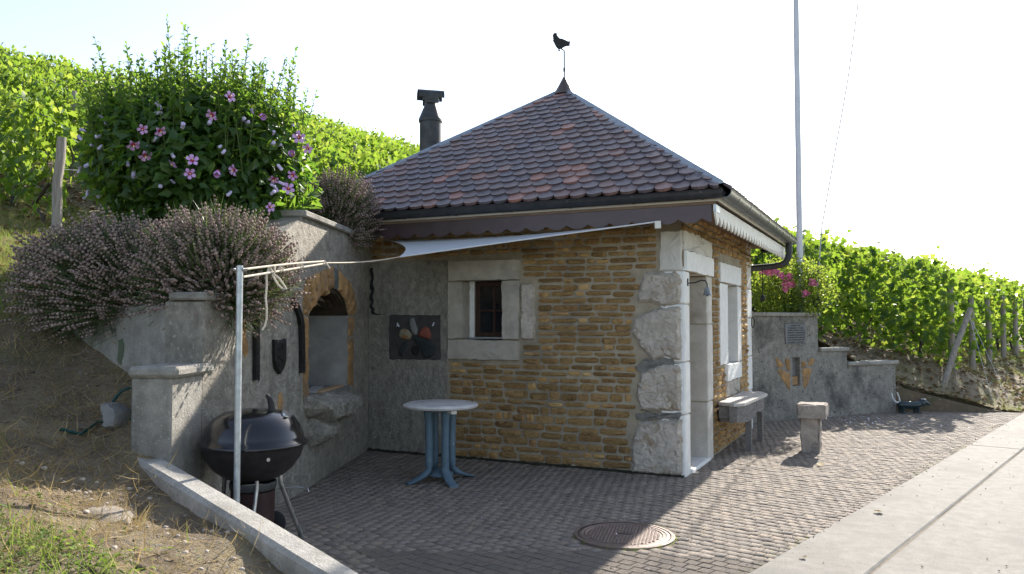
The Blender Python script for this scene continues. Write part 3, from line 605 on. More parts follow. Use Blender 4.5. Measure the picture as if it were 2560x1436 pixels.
while z < 2.74:
    h = rg_.uniform(.064, .102) if z < 1.1 else rg_.uniform(.056, .088); zc_ = z+h/2
    segs = [(-2.82 if zc_ < 2.31 else -3.95, qbound(zc_)-.02)]
    blocks = [(-2.86, -1.88, 1.12, 2.31), (-1.90, -1.69, 1.35, 2.03)]
    for bx0, bx1, bz0, bz1 in blocks:
        if z+h > bz0+.02 and z < bz1-.02:
            ns = []
            for a, b in segs:
                if bx1 <= a or bx0 >= b: ns.append((a, b))
                else:
                    if bx0-a > .08: ns.append((a, bx0))
                    if b-bx1 > .08: ns.append((bx1, b))
            segs = ns
    for a, b in segs:
        for x0, x1 in course(a, b, rg_, .11, .33):
            j = rg_.uniform(.016, .030); jz = rg_.uniform(.016, .030); zz = zc_+rg_.normal(0, .005)+.008*math.sin(x0*2.3+z*3)
            pr = rg_.uniform(.010, .024); sl_ = rg_.normal(0, .012)
            MsA.append(TRS(((x0+x1)/2, -pr*.3, zz), EX+EZ*sl_, EY, EZ-EX*sl_, (x1-x0-j, pr*1.6, h-jz)))
    z += h
# ---- side wall bricks
MsB = []; z = .02
while z < 2.72:
    h = rg_.uniform(.062, .09); zc_ = z+h/2
    if zc_ > 2.52: segs = [(0.0, 4.08)]
    elif zc_ > 2.32: segs = [(1.42, 1.78), (3.24, 4.08)] if zc_ < 2.42 else [(1.38, 4.08)]
    elif zc_ > 1.04: segs = [(1.335, 1.74), (3.215, 3.74)]
    elif zc_ > .80: segs = [(1.335, 2.08), (3.14, 3.74)]
    else: segs = [(1.335, 2.10), (2.1, 3.74)] if zc_ < .62 else [(1.335, 2.1), (3.14, 3.74)]
    for a, b in segs:
        for y0, y1 in course(a, b, rg_, .11, .26):
            j = rg_.uniform(.016, .03); jz = rg_.uniform(.016, .028); pr = rg_.uniform(.014, .03)
            MsB.append(TRS((XB+pr*.3, (y0+y1)/2, zc_+rg_.normal(0, .005)), EY, -EX, EZ, (y1-y0-j, pr*1.6, h-jz)))
    z += h
Mall = np.array(MsA); ctr = Mall[:, :3, 3]; area = Mall[:, 0, 0]*Mall[:, 2, 2]/camdist(ctr)**2
nA = min(len(MsA), 240); pieces('brick', bvar, MsA, M_brick, fw, nA, -area, True, 'small_bricks')
# ---- window in the front wall
win = thing('window_tmp', (0, 0, 0), None, None); bpy.data.objects.remove(win)
def stone(name, pts, fr, d0, d1, m, parent, bev=.012, rough=0., seed=0, res=.06, jit=.004, inner=2, smooth=False): return MB().plate(pts, fr, d0, d1, bev, rough, seed, res, jit, inner).build(name, m, parent, smooth, 55)
stone('lintel', [(-2.84, 2.055), (-1.90, 2.055), (-1.895, 2.285), (-2.84, 2.29)], FA, -.2, .040, M_wstone, fw, .012, .0015, 1)
stone('window_jamb', [(-2.835, 1.375), (wx0, 1.375), (wx0, 2.05), (-2.835, 2.05)], FA, -.2, .036, M_wstone, fw, .01, .001, 2)
stone('window_jamb', [(wx1, 1.375), (-1.905, 1.375), (-1.90, 2.05), (wx1, 2.05)], FA, -.2, .044, M_wstone, fw, .01, .001, 3)
MB().rock([(-1.895, 1.372), (-1.72, 1.372), (-1.715, 1.6), (-1.725, 1.85), (-1.71, 2.012), (-1.895, 2.015)], FA, -.03, .032, .014, .006, 4, .02, .003).build('rough_jamb_stone', M_lime, fw, True, 28)
stone('sill', [(-2.845, 1.14), (-1.905, 1.145), (-1.90, 1.37), (-2.84, 1.372)], FA, -.2, .046, M_wstone, fw, .014, .0015, 5)
wn = MB(); yF = .17
wn.box((wx0+.06, yF, wz0+.0), (wx0+.125, yF+.05, wz1+.0), .006); wn.box((wx1-.02, yF, wz0), (wx1+.045, yF+.05, wz1), .006)
wn.box((wx0+.125, yF, wz1-.06), (wx1-.02, yF+.05, wz1), .006); wn.box((wx0+.125, yF, wz0), (wx1-.02, yF+.05, wz0+.07), .006)
wf = wn.build('window_frame', M_wood, fw)
mb = MB(); mb.box((wx0-.005, yF-.02, wz0-.009), (wx0+.06, .34, wz1+.009)); mb.build('window_reveal', M_white, wf)
cx_ = (wx0+.125+wx1-.02)/2; cz_ = (wz0+wz1)/2-.01
mb = MB(); mb.box((cx_-.016, yF+.004, wz0+.07), (cx_+.016, yF+.044, wz1-.06), .004); mb.build('mullion', M_wood, wf)
for a, b in ((wx0+.125, cx_-.016), (cx_+.016, wx1-.02)):
    mb = MB(); mb.box((a, yF+.006, cz_-.012), (b, yF+.042, cz_+.012), .003); mb.build('glazing_bar', M_wood, wf)
    for z0, z1 in ((wz0+.07, cz_-.012), (cz_+.012, wz1-.06)):
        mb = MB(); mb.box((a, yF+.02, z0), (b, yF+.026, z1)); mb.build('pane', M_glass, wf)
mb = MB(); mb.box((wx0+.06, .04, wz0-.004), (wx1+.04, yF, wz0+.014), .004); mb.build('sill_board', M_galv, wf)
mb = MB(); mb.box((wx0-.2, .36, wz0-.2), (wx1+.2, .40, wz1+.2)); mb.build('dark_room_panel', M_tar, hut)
# ---- quoins
Q2 = [(-.471, 2.09), (-.119, 2.102), (-.065, 2.06), (-.066, 1.784), (-.248, 1.732), (-.396, 1.779), (-.547, 1.768), (-.511, 1.957)]
Q3 = [(-.504, 1.663), (-.29, 1.733), (-.070, 1.743), (-.069, 1.171), (-.252, 1.216), (-.371, 1.164), (-.507, 1.307), (-.601, 1.474), (-.57, 1.6)]
Q4 = [(-.508, 1.057), (-.337, 1.124), (-.252, 1.16), (-.070, 1.13), (-.070, .662), (-.341, .657), (-.511, .641), (-.562, .826)]
Q5 = [(-.512, .537), (-.299, .569), (-.068, .59), (-.066, .0), (-.345, .0), (-.605, .0), (-.613, .261), (-.577, .429)]
for i, q in enumerate((Q2, Q3, Q4, Q5)): MB().rock(q, FA, -.02, .05+.008*(i % 2), .035, .016, 30+i, .024, .006).build('quoin_stone', M_lime, fw, True, 28)
stone('quoin_stone', [(-.295, 2.105), (-.062, 2.105), (-.062, 2.52), (-.285, 2.525)], FA, -.02, .028, M_dress, fw, .012, .003, 9)
for pts, sd in (([(-.58, 1.10), (-.45, 1.20), (-.37, 1.17), (-.25, 1.22), (-.08, 1.16), (-.26, 1.14), (-.40, 1.06), (-.52, 1.04)], 1), ([(-.55, .63), (-.075, .655), (-.075, .60), (-.30, .57), (-.55, .54)], 2)):
    stone('cement_patch', pts, FA, -.02, .026, M_cement, fw, .01, .006, sd, .04, .01)
# ---- side wall with door and window
sw_ = MB(); FBX = (V3(XB, 0, 0), EY, EX, EZ)
dy0, dy1, dz1 = .20, 1.062, 2.10; vy0, vy1, vz0, vz1 = 2.25, 2.91, 1.035, 2.05
for lo, hi in (((.36, -.35, dz1+.005), (4.1, 0, 2.85)), ((dy1, -.35, -.15), (vy0-.03, 0, dz1+.005)), ((vy1+.03, -.35, -.15), (4.1, 0, dz1+.005)), ((vy0-.03, -.35, -.15), (vy1+.03, 0, vz0-.02)), ((vy0-.03, -.35, vz1+.02), (vy1+.03, 0, dz1+.005)), ((.36, -.34, -.15), (dy1-.02, -.02, .03))): sw_.box(lo, hi, 0, FBX)
sw = sw_.build('side_wall', M_mortar, hut)
mb = MB(); mb.box((0.03, -.30, dz1+.005), (.36, 0, 2.85), 0, FBX); mb.build('corner_core', M_mortar, sw)
ctrB = np.array(MsB)[:, :3, 3]; pieces('brick', bvar, MsB, M_brick, sw, max(0, 300-nA), camdist(ctrB)+np.where(ctrB[:, 2] > 2.6, 3, 0), True, 'small_bricks')
for i, (z0, z1) in enumerate(((-.05, .622), (.630, 1.160), (1.168, 1.759), (1.767, 2.102))):
    mb = MB(); mb.box((-.016, -.24, z0), (dy0+.004*(i % 2), .012+.003*(i % 2), z1), .014, FBX); mb.build('corner_stone', M_white, sw)
for i, (z0, z1) in enumerate(((-.05, .66), (.666, 1.545), (1.551, 2.098))):
    mb = MB(); mb.box((dy1-.008-.004*(i % 2), -.345, z0), (1.315+.012*(i % 2), .016+.003*(i % 2), z1), .012, FBX); mb.build('door_jamb', M_dress, sw)
stone('lintel', [(.018, 2.108), (1.385, 2.108), (1.39, 2.318), (.02, 2.322)], FB, -.36, .03, M_white, sw, .012, .001, 4)
stone('rough_render_band', [(.03, 2.326), (1.39, 2.322), (1.36, 2.50), (.5, 2.53), (.02, 2.54)], FB, -.02, .012, M_dress, sw, .01, .004, 4, .06, .008)
mb = MB(); mb.box((.2, -.4, -.1), (1.12, .03, .036), .01, FBX); mb.build('threshold', M_white, sw)
dr = MB(); dr.box((.19, -.41, .037), (1.07, -.36, 2.1), .006, FBX); dr = dr.build('door', M_door, sw)
for i in range(6):
    mb = MB(); mb.box((.21+i*.143, -.36, .05), (.21+i*.143+.135, -.348, 2.08), .004, FBX); mb.build('door_board', M_door, dr)
mb = MB(); mb.tube([V3(XB-.33, .98, 1.05), V3(XB-.29, .98, 1.05), V3(XB-.29, .88, 1.05)], .009, 8); mb.build('door_handle', M_iron, dr, True)
stone('window_jamb', [(1.745, 1.03), (vy0, 1.03), (vy0, 2.062), (1.745, 2.062)], FB, -.3, .022, M_white, sw, .012, .001, 6)
stone('window_jamb', [(vy1, 1.03), (3.19, 1.03), (3.195, 2.062), (vy1, 2.062)], FB, -.3, .024, M_white, sw, .012, .001, 7)
stone('lintel', [(1.75, 2.068), (3.20, 2.068), (3.21, 2.315), (1.76, 2.312)], FB, -.3, .03, M_white, sw, .012, .001, 8)
stone('sill', [(2.09, .82), (3.12, .825), (3.13, 1.028), (2.10, 1.028)], FB, -.3, .04, M_white, sw, .012, .001, 9)
stone('rough_stone_block', [(2.12, .62), (3.11, .62), (3.11, .815), (2.12, .815)], FB, -.02, .018, M_lime, sw, .014, .005, 10)
mb = MB(); mb.box((vy0-.02, -.30, vz0-.02), (vy1+.02, -.27, vz1+.02), 0, FBX); o = mb.build('window_pane', M_glass, sw)
mb = MB(); mb.box(((vy0+vy1)/2-.025, -.27, vz0), ((vy0+vy1)/2+.025, -.24, vz1), .004, FBX); mb.build('mullion', M_wood, sw)
zz = -.05
for i, h in enumerate((.62, .50, .56, .42, .50, .40)):
    y0 = 3.77-.03*(i % 2); mb = MB(); mb.box((y0, -.36, zz), (4.115+.004*(i % 2), .014+.003*(i % 2), zz+h-.008), .014, FBX); mb.build('rear_corner_stone', M_dress if i > 3 else M_white, sw); zz += h
mb = MB()
for lo, hi in (((-4.1, 4.12, -.15), (XB-.37, 4.42, 2.85)), ((-4.4, .36, -.15), (-4.05, 4.1, 2.85))): mb.box(lo, hi)
mb.build('rear_wall', M_mortar, hut)
# ---- eaves
AX, AY, AZ = -2.25, 2.19, 4.80; HX, HY, EZ0 = 2.70, 2.69, 2.855
mb = MB(); mb.box((AX-HX+.06, AY-HY+.08, 2.715), (AX+HX-.08, AY+HY-.08, 2.745)); mb.build('soffit', M_soffit, hut)
def scallop_board(p0, d, L, ztop, zmid, per, amp, m, name, nrm, point=False):
    mb = MB(); n = int(L/per*10); top = []; bot = []
    for i in range(n+1):
        s_ = L*i/n; ph = (s_/per) % 1
        if point: dz = amp*(1-abs(2*ph-1))**.8
        else: dz = amp*(math.sin(math.pi*ph))**.55
        top.append(p0+d*s_+EZ*(ztop-p0[2])); bot.append(p0+d*s_+EZ*(zmid-dz-p0[2]))
    th = nrm*.018
    mb.rings([[top[i], bot[i], bot[i]+th, top[i]+th] for i in range(n+1)]); return mb.build(name, m, hut)
scallop_board(V3(AX-HX+.02, -.40, 0), EX, 2*HX-.14, 2.712, 2.60, .235, .058, M_fascia, 'front_fascia', -EY)
scallop_board(V3(.352, -.415, 0), EY, 5.2, 2.735, 2.625, .19, .105, M_fwhite, 'side_fascia', EX, True)
mb = MB(); mb.box((.345, -.419, 2.64), (.375, -.24, 2.715), .003); mb.build('fascia_corner_plate', M_galv, hut)
mb = MB(); mb.box((AX-HX+.05, -.424, 2.745), (.40, -.40, 2.80), .004); mb.build('eaves_board', M_fwhite, hut)
mb = MB(); mb.box((.378, -.395, 2.745), (.402, AY+HY-.1, 2.80), .004); mb.build('eaves_board', M_fwhite, hut)
def gutter(p0, p1, side, m, name):
    d = (p1-p0)/np.linalg.norm(p1-p0); mb = MB(); r = .072; rings = []
    for p in (p0, p1):
        ring = [p+side*(r*math.cos(t))+EZ*(r*math.sin(t)) for t in np.linspace(math.pi, 2*math.pi, 13)]
        ring += [p+side*(r+.012)+EZ*.012, p+side*(r-.006)+EZ*.012]
        ring += [p+side*((r-.006)*math.cos(t))+EZ*((r-.006)*math.sin(t)) for t in np.linspace(2*math.pi, math.pi, 13)]
        rings.append(ring)
    mb.rings(rings); g = mb.build(name, m, hut, True, 50); L = np.linalg.norm(p1-p0); k = int(L/.62)
    for i in range(1, k+1):
        p = p0+d*(L*(i-.3)/k); b = MB(); b.rings([[q+side*((r+.004)*math.cos(t))+EZ*((r+.004)*math.sin(t)) for t in np.linspace(math.pi, 2*math.pi, 13)]+[q+side*((r-.001)*math.cos(t))+EZ*((r-.001)*math.sin(t)) for t in np.linspace(2*math.pi, math.pi, 13)] for q in (p-d*.012, p+d*.012)])
        b.build('gutter_bracket', m, g)
    return g
gutter(V3(AX-HX-.05, -.475, 2.83), V3(.46, -.475, 2.83), -EY, M_zdark, 'front_gutter')
gs = gutter(V3(.46, -.47, 2.83), V3(.46, AY+HY+.05, 2.83), EX, M_zinc, 'side_gutter')
mb = MB(); pp = [V3(.46, 4.52, 2.78), V3(.46, 4.52, 2.62), V3(.45, 4.52, 2.54), V3(.41, 4.51, 2.47), V3(.34, 4.50, 2.43), V3(.22, 4.48, 2.41), V3(-.35, 4.44, 2.37)]
mb.tube(pp, .048, 14); mb.build('downpipe', M_stack, hut, True)
# ---- roof
slope = math.hypot(HY, AZ-EZ0); sd_ = V3(0, HY, AZ-EZ0)/slope; sn_ = V3(0, -(AZ-EZ0), HY)/slope
mb = MB(); cs = [V3(AX-HX, AY-HY, EZ0), V3(AX+HX, AY-HY, EZ0), V3(AX+HX, AY+HY, EZ0), V3(AX-HX, AY+HY, EZ0)]; ap = V3(AX, AY, AZ)
mb.add(cs+[ap-EZ*.02], [(0, 1, 4), (1, 2, 4), (2, 3, 4), (3, 0, 4), (3, 2, 1, 0)]); roof = mb.build('roof', mat('roof_felt', (.04, .03, .028), (.07, .05, .045)), hut)
tvar = []
TW, TL, TH = .178, .31, .019
for i in range(5):
    r = np.random.default_rng(60+i); prof = []
    for k in range(9):
        t = math.pi*k/8; prof.append((-math.cos(t)*TW*.49, -.075*math.sin(t)**.9+r.normal(0, .002)))
    prof += [(TW*.49, TL), (-TW*.49, TL)]
    P = [(x, y, TH+.010*(1-(y+.055)/TL)-.004*(x/TW*2)**2+r.normal(0, .0008)) for x, y in prof]+[(x, y, .0) for x, y in prof]; nP = len(prof)
    F = [tuple(range(nP)), tuple(range(nP, 2*nP))[::-1]]+[(j, (j+1) % nP, nP+(j+1) % nP, nP+j) for j in range(nP)]; tvar.append((P, F))
gauge = .155; nrow = int((slope-.10)/gauge)
def roof_tiles(dirx, diry, half, nobj):
    full = []; ex = dirx; up = (diry*half+EZ*(AZ-EZ0)); up = up/np.linalg.norm(up); nr = np.cross(ex, up)
    base = V3(AX, AY, EZ0)-diry*half; CV = []; CF = []; n0 = 0
    for j in range(nrow+2):
        s_ = .01+j*gauge; off = TW/2 if j % 2 else 0; k = int(half/TW)+2
        for i in range(-k, k+1):
            x = i*TW+off
            if abs(x)-TW/2 > half*(1-s_/slope)-.02 or s_ > slope-.12: continue
            a = rng.normal(0, .010); tilt = -.045
            e1 = ex*math.cos(a)+up*math.sin(a); u1 = up*math.cos(a)-ex*math.sin(a); u2 = u1*math.cos(tilt)+nr*math.sin(tilt); n2 = np.cross(e1, u2)
            M = TRS(base+ex*(x+rng.normal(0, .002))+up*(s_+rng.normal(0, .003))+nr*(.028+rng.normal(0, .0015)), e1, u2, n2)
            if abs(x)+TW/2 <= half*(1-(s_+TL)/slope)+.03: full.append(M)
            else:
                V, F = tvar[(i+j) % 5]; W = np.array(V)@M[:3, :3].T+M[:3, 3]; rel = W-base; sx = rel@ex; ss = np.clip(rel@up, 0, slope-.05)
                lim = np.maximum(half*(1-ss/slope)-.015, .004); cx = np.clip(sx, -lim, lim); W = W+ex[None]*(cx-sx)[:, None]+up[None]*(ss-rel@up)[:, None]*(rel@up > slope-.05)[:, None]
                CV.append(W); CF += [tuple(q+n0 for q in f) for f in F]; n0 += len(V)
    full = np.array(full)
    pieces('roof_tile', tvar, full, M_tile, roof, nobj, camdist(full[:, :3, 3])+np.where(full[:, 0, 3] < -4.3, 6, 0), stuffname='small_roof_tiles' if nobj else 'far_side_tiles')
    mb = MB(); mb.add(np.concatenate(CV), CF); tag(mb.build('cut_hip_tiles', M_tile, roof, recalc=False), kind='stuff')
roof_tiles(EX, EY, HY, 300)
for dx, dy in ((EY, -EX), (-EX, -EY), (-EY, EX)): roof_tiles(dx, dy, HX, 0)
for c, nm in zip(cs, range(4)):
    d = ap-c; L = np.linalg.norm(d); d = d/L; sx = np.sign(c[0]-AX); sy = np.sign(c[1]-AY)
    a_dir = V3(-sx, 0, 0); b_dir = V3(0, -sy, 0); wv = .14
    ea = a_dir-d*(a_dir@d); ea /= np.linalg.norm(ea); eb = b_dir-d*(b_dir@d); eb /= np.linalg.norm(eb)
    # flanges lie on the two slopes
    fa = V3(-sx, 0, 0); fb = V3(0, -sy, 0); lift = .062; rr = []
    for s_ in (-.02, L*.45, L*.452, L-.08):
        p = c+d*s_+EZ*(lift+(.004 if s_ > L*.451 else 0))
        w2 = min(wv, max(.02, (L-s_)*.5))
        rr.append([p+fa*w2*1.0-EZ*0.014, p+EZ*.012, p+fb*w2*1.0-EZ*.014, p+fb*w2-EZ*.028, p-EZ*.01, p+fa*w2-EZ*.028])
    MB().rings(rr).build('hip_flashing', M_ridge, roof)
mb = MB(); mb.lathe([(.165, 4.76), (.13, 4.81), (.08, 4.90), (.035, 4.985), (.016, 5.02)], (AX, AY, 0), 20); mb.build('apex_cone', M_copper, roof, True)
# ---- weather vane
vane = thing('weather_vane', (AX, AY, 5.0), 'dark hen weather vane on thin rod at the roof apex', 'weather vane')
mb = MB(); mb.tube([V3(AX, AY, 4.99), V3(AX, AY, 5.40)], .011, 8); mb.tube([V3(AX, AY, 5.10), V3(AX, AY, 5.15)], .016, 8); mb.build('rod', M_iron, vane)
hen = [(105, 215), (125, 170), (180, 160), (190, 210), (235, 262), (290, 265), (370, 295), (415, 312), (428, 290), (445, 320), (437, 362), (440, 388), (428, 378), (415, 400), (388, 392), (345, 410), (300, 440), (280, 455), (330, 480), (300, 482), (268, 458), (235, 468), (235, 485), (255, 498), (210, 512), (222, 470), (180, 430), (150, 380), (130, 335), (108, 310), (125, 290), (112, 265), (120, 245)]
sc = 1/638*.80*.595; hp = [((x-330)*sc*1.0, -(y-485)*sc) for x, y in hen]
vd = RR*.98+F0*.2
mb = MB(); o_ = V3(AX, AY, 5.40); nV = len(hp); vn = np.cross(vd, EZ)
mb.add([o_+vd*a+EZ*b+vn*.012 for a, b in hp]+[o_+vd*a+EZ*b-vn*.012 for a, b in hp], [tuple(range(nV)), tuple(range(nV, 2*nV))[::-1]]+[(i, (i+1) % nV, nV+(i+1) % nV, nV+i) for i in range(nV)]); mb.build('hen', M_iron, vane)
# ---- chimney
ch = thing('stove_chimney', (-4.55, 2.35, 3.0), 'dark metal stove pipe with horizontal cowl on the roof', 'chimney')
c = (-4.55, 2.35, 0)
MB().lathe([(.168, 2.95), (.168, 4.70)], c, 28).build('flue', M_stack, ch, True)
MB().lathe([(.182, 4.66), (.186, 4.70), (.178, 4.72), (.095, 4.92), (.09, 4.98)], c, 28).build('cone', M_stack, ch, True)
mb = MB(); q0 = V3(-4.55, 2.35, 5.06); ax = RR*.97+F0*.24; ax /= np.linalg.norm(ax); bxx = np.cross(ax, EZ)
rings = []
for s_ in (-.20, -.19, .19, .20): rings.append([q0+ax*s_+(bxx*math.cos(t)*.125+EZ*math.sin(t)*.105) for t in np.linspace(-.35, math.pi+.35, 17)])
mb.rings(rings, False, False); nq = len(mb.v)
mb.rings([[p*1.0+(q0-p)*.06 for p in r] for r in rings], False, False)
mb.build('cowl', M_stack, ch, True, recalc=False)
mb = MB(); mb.lathe([(.09, 4.97), (.13, 5.0), (.13, 5.03), (.07, 5.05)], c, 20); mb.build('cowl_neck', M_stack, ch, True)
mb = MB()
for sgn in (-1, 1): mb.box((-.11, sgn*.115-.006, -.12), (.11, sgn*.115+.006, -.01), .004, (q0, ax, bxx, EZ))
mb.build('cowl_bracket', M_stack, ch)
# ---- fittings on the side wall
bell = thing('door_bell', (XB, .13, 2.0), 'small hanging bell on curved iron bracket by the doorway', 'bell')
mb = MB(); mb.box((-.006, 0, -.04), (.008, .012, .04), .003, (V3(XB+.016, .10, 1.99), EY, EX, EZ)); mb.tube([V3(XB+.02, .10, 1.98), V3(XB+.09, .13, 1.985), V3(XB+.15, .15, 2.01), V3(XB+.19, .165, 2.005), V3(XB+.205, .17, 1.975), V3(XB+.205, .17, 1.94)], .007, 7); mb.build('bracket', M_iron, bell, True)
MB().lathe([(.004, .075), (.022, .07), (.03, .04), (.036, .012), (.052, -.012), (.047, -.012), (.02, .03)], V3(XB+.205, .17, 1.865), 16, False).build('bell_cup', M_zinc, bell, True)
MB().blob(V3(XB+.205, .17, 1.852), (.010, .010, .012), 8, 5, 0).build('clapper', M_iron, bell, True)
mb = MB(); mb.tube([V3(XB+.03+.035*math.cos(t)*.4, 4.12+.05*math.cos(t), 1.56+.075*math.sin(t)) for t in np.linspace(0, 6.29, 15)], .008, 6); tag(mb.build('iron_ring', M_iron), 'rusty iron ring hanging on the hut rear corner stone', 'ring')
lamp = thing('eaves_lamp', (.1, 3.9, 2.6), 'small black lamp hanging on a wire under the eave', 'lamp')
mb = MB(); mb.tube([V3(XB, 3.1, 2.56), V3(.05, 3.35, 2.50), V3(.12, 3.6, 2.49), V3(.18, 3.85, 2.58), V3(.20, 3.95, 2.63)], .008, 6); mb.tube([V3(.14, 4.03, 2.60), V3(.14, 4.03, 1.95)], .006, 6); mb.build('wire', M_black, lamp)
mb = MB(); mb.blob((.18, 4.0, 2.615), (.06, .12, .035), 10, 6, .05, 3); mb.build('lamp_housing', M_black, lamp, True)
MB().lathe([(.01, .05), (.03, .03), (.035, -.03), (.02, -.05)], (.14, 4.03, 1.92), 10).build('lamp_holder', M_black, lamp, True)
# ---- timber under the eaves and shade sail
mb = MB(); mb.box((-3.86, -.14, 2.56), (-3.76, -.02, 2.70), .006); tag(mb.build('bracket_block', M_beam), 'short wooden block under the eave near the sail corner', 'timber')
sail = thing('shade_sail', (-2, -.2, 2.5), 'white shade sail stretched below the front eave', 'shade sail')
SA, SB, SC = V3(-.19, -.45, 2.572), V3(-3.62, -.16, 2.565), V3(-2.78, -1.12, 2.262)
def edgec(a, b, sag, inward, n=20): return [a+(b-a)*t+inward*(sag*4*t*(1-t)) for t in np.linspace(0, 1, n)]
cen = (SA+SB+SC)/3; n_ = 20
def q_(u, v):
    # triangle patch with concave edges
    p = SC*(1-v)+(SB*(1-u)+SA*u)*v
    return p
mbp = []; m_rows = 22
eCB = edgec(SC, SB, .16, (SA-(SC+SB)/2)/np.linalg.norm(SA-(SC+SB)/2), m_rows)
eCA = edgec(SC, SA, .03, (SB-(SC+SA)/2)/np.linalg.norm(SB-(SC+SA)/2), m_rows)
rings = []
for i in range(m_rows):
    row = []
    for j in range(n_):
        u = j/(n_-1); p = eCB[i]*(1-u)+eCA[i]*u; v = i/(m_rows-1)
        p = p-EZ*(.05*4*u*(1-u)*v)+EY*(-.10*4*u*(1-u)*v**2)*-1*0
        row.append(p)
    rings.append(row)
cl = MB(); cl.rings(rings, False, False); cl.rings([[p+EZ*.003 for p in r] for r in rings], False, False)
cl.build('cloth', M_sail, sail, True, 80, recalc=False)
mb = MB(); mb.tube([eCA[i]-EZ*.002 for i in range(m_rows)], .007, 6); mb.tube([eCB[i] for i in range(m_rows)], .006, 6); mb.build('hem', mat('hem', (.6, .6, .62), (.7, .7, .72), bump=0), sail, True)
mb = MB(); mb.box((-.03, -.012, -.07), (.03, .012, .005), .004, (SA, EX, EY, EZ)); mb.build('corner_strap', M_fwhite, sail)
PT = V3(-1.77, -4.41, 1.915)
rope = thing('sail_rope', tuple(PT), 'beige rope tying the sail corner to the metal post', 'rope')
Rt = SC+(PT-SC)*.60; a_ = PT+V3(.012, .02, -.01)
mb = MB(); mb.tube([SC+(PT-SC)*t-EZ*.02*math.sin(t/.6*3.14) for t in np.linspace(0, .60, 10)], .0055, 6); mb.build('single_line', M_rope, rope, True)
mb = MB()
up_ = [a_+(Rt-a_)*t+EZ*(.012+.006*math.sin(t*3.1)) for t in np.linspace(0, 1, 12)]; lo_ = [a_+(Rt-a_)*t-EZ*(.030*(1-t)+.006) for t in np.linspace(1, 0, 12)]
mb.tube(up_+[Rt+(Rt-a_)*.01]+lo_, .0075, 6); mb.build('double_line', M_rope, rope, True)
mb = MB(); k0 = a_+(Rt-a_)*.30-EZ*.02
mb.tube([k0+RR*x+EZ*z for x, z in ((-.005, .03), (.015, .035), (.02, 0), (0, -.03), (-.02, -.01), (-.012, .025), (.012, -.02), (.05, -.05), (.085, -.10), (.10, -.12), (.07, -.118), (.04, -.09), (.005, -.03))], .0068, 6); mb.build('bow_loop', M_rope, rope, True)
mb = MB(); mb.tube([k0+RR*x+EZ*z+F0*y for x, z, y in ((-.02, .03, 0), (-.035, -.03, -.005), (-.032, -.10, -.01), (-.038, -.18, -.01), (-.030, -.25, -.01), (-.032, -.32, 0), (-.045, -.37, .005), (-.062, -.40, 0))], .0072, 6); mb.build('loose_end', M_rope, rope, True)
for t in (.40, .66, .99):
    p = a_+(Rt-a_)*t-EZ*(.028*(1-t)); mb = MB(); mb.tube([p+RR*x+EZ*z for x, z in ((-.02, .005), (0, .018), (.02, .004), (.004, -.016), (-.015, -.004), (.01, .012), (.05 if t > .9 else .02, -.045 if t > .9 else -.01))], .006, 6); mb.build('knot', M_rope, rope, True)
post = thing('metal_post', (PT[0], PT[1], .1), 'galvanized metal pole with the sail rope tied on top', 'post')
MB().lathe([(.0195, 0), (.0195, 1.86), (.0165, 1.86), (.0165, 1.80)], (PT[0], PT[1], .08), 18, False).build('tube', M_galv, post, True)
mb = MB(); mb.tube([PT-RR*.04, PT+RR*.05], .006, 8); mb.tube([PT-RR*.040, PT-RR*.030], .011, 6); mb.tube([PT+RR*.022, PT+RR*.028], .014, 10); mb.build('eye_bolt', M_chrome, post)
mb = MB(); mb.lathe([(.05, .0), (.05, .07), (.026, .11)], (PT[0], PT[1], .08), 14); mb.build('ground_socket', M_galv, post)

# ------------------------------------------------------------------ stone face panel
pn = thing('stone_face_panel', (-3.3, -.02, 1.12), 'dark square panel with colourful pebbles set in like a face', 'wall art')
MB().plate([(-3.668, 1.118), (-2.938, 1.128), (-2.941, 1.657), (-3.668, 1.66)], FA, .013, .0185, .003, 0, 1, .05, .004).build('panel_ground', M_panel, pn)
PEB = dict(y=[(-3.518, 1.422), (-3.497, 1.477), (-3.455, 1.495), (-3.401, 1.485), (-3.353, 1.448), (-3.335, 1.413), (-3.359, 1.365), (-3.448, 1.367), (-3.503, 1.381)], r=[(-3.235, 1.404), (-3.223, 1.464), (-3.183, 1.504), (-3.136, 1.517), (-3.092, 1.499), (-3.066, 1.425), (-3.077, 1.373), (-3.153, 1.377)],
    g=[(-3.372, 1.578), (-3.349, 1.624), (-3.307, 1.624), (-3.283, 1.554), (-3.253, 1.484), (-3.258, 1.424), (-3.306, 1.413), (-3.336, 1.463)], d1=[(-3.323, 1.398), (-3.229, 1.399), (-3.054, 1.346), (-3.019, 1.272), (-3.024, 1.188), (-3.082, 1.148), (-3.163, 1.151), (-3.21, 1.245)],
    d2=[(-3.46, 1.321), (-3.4, 1.342), (-3.4, 1.292), (-3.465, 1.21), (-3.471, 1.16), (-3.513, 1.164), (-3.526, 1.219)], bk=[(-3.346, 1.242), (-3.323, 1.283), (-3.27, 1.289), (-3.234, 1.254), (-3.234, 1.199), (-3.275, 1.169), (-3.322, 1.178)])
for nm, key, m_, dd in (('yellow_pebble', 'y', M_st_y, .05), ('red_pebble', 'r', M_st_r, .05), ('grey_long_stone', 'g', M_st_g, .045), ('dark_stone', 'd1', M_st_d, .05), ('dark_stone', 'd2', M_st_d, .035), ('black_disc', 'bk', M_tar, .035)):
    MB().plate(PEB[key], FA, .016, dd, .022, .003, 5, .03, .001, 3).build(nm, m_, pn, True, 70)
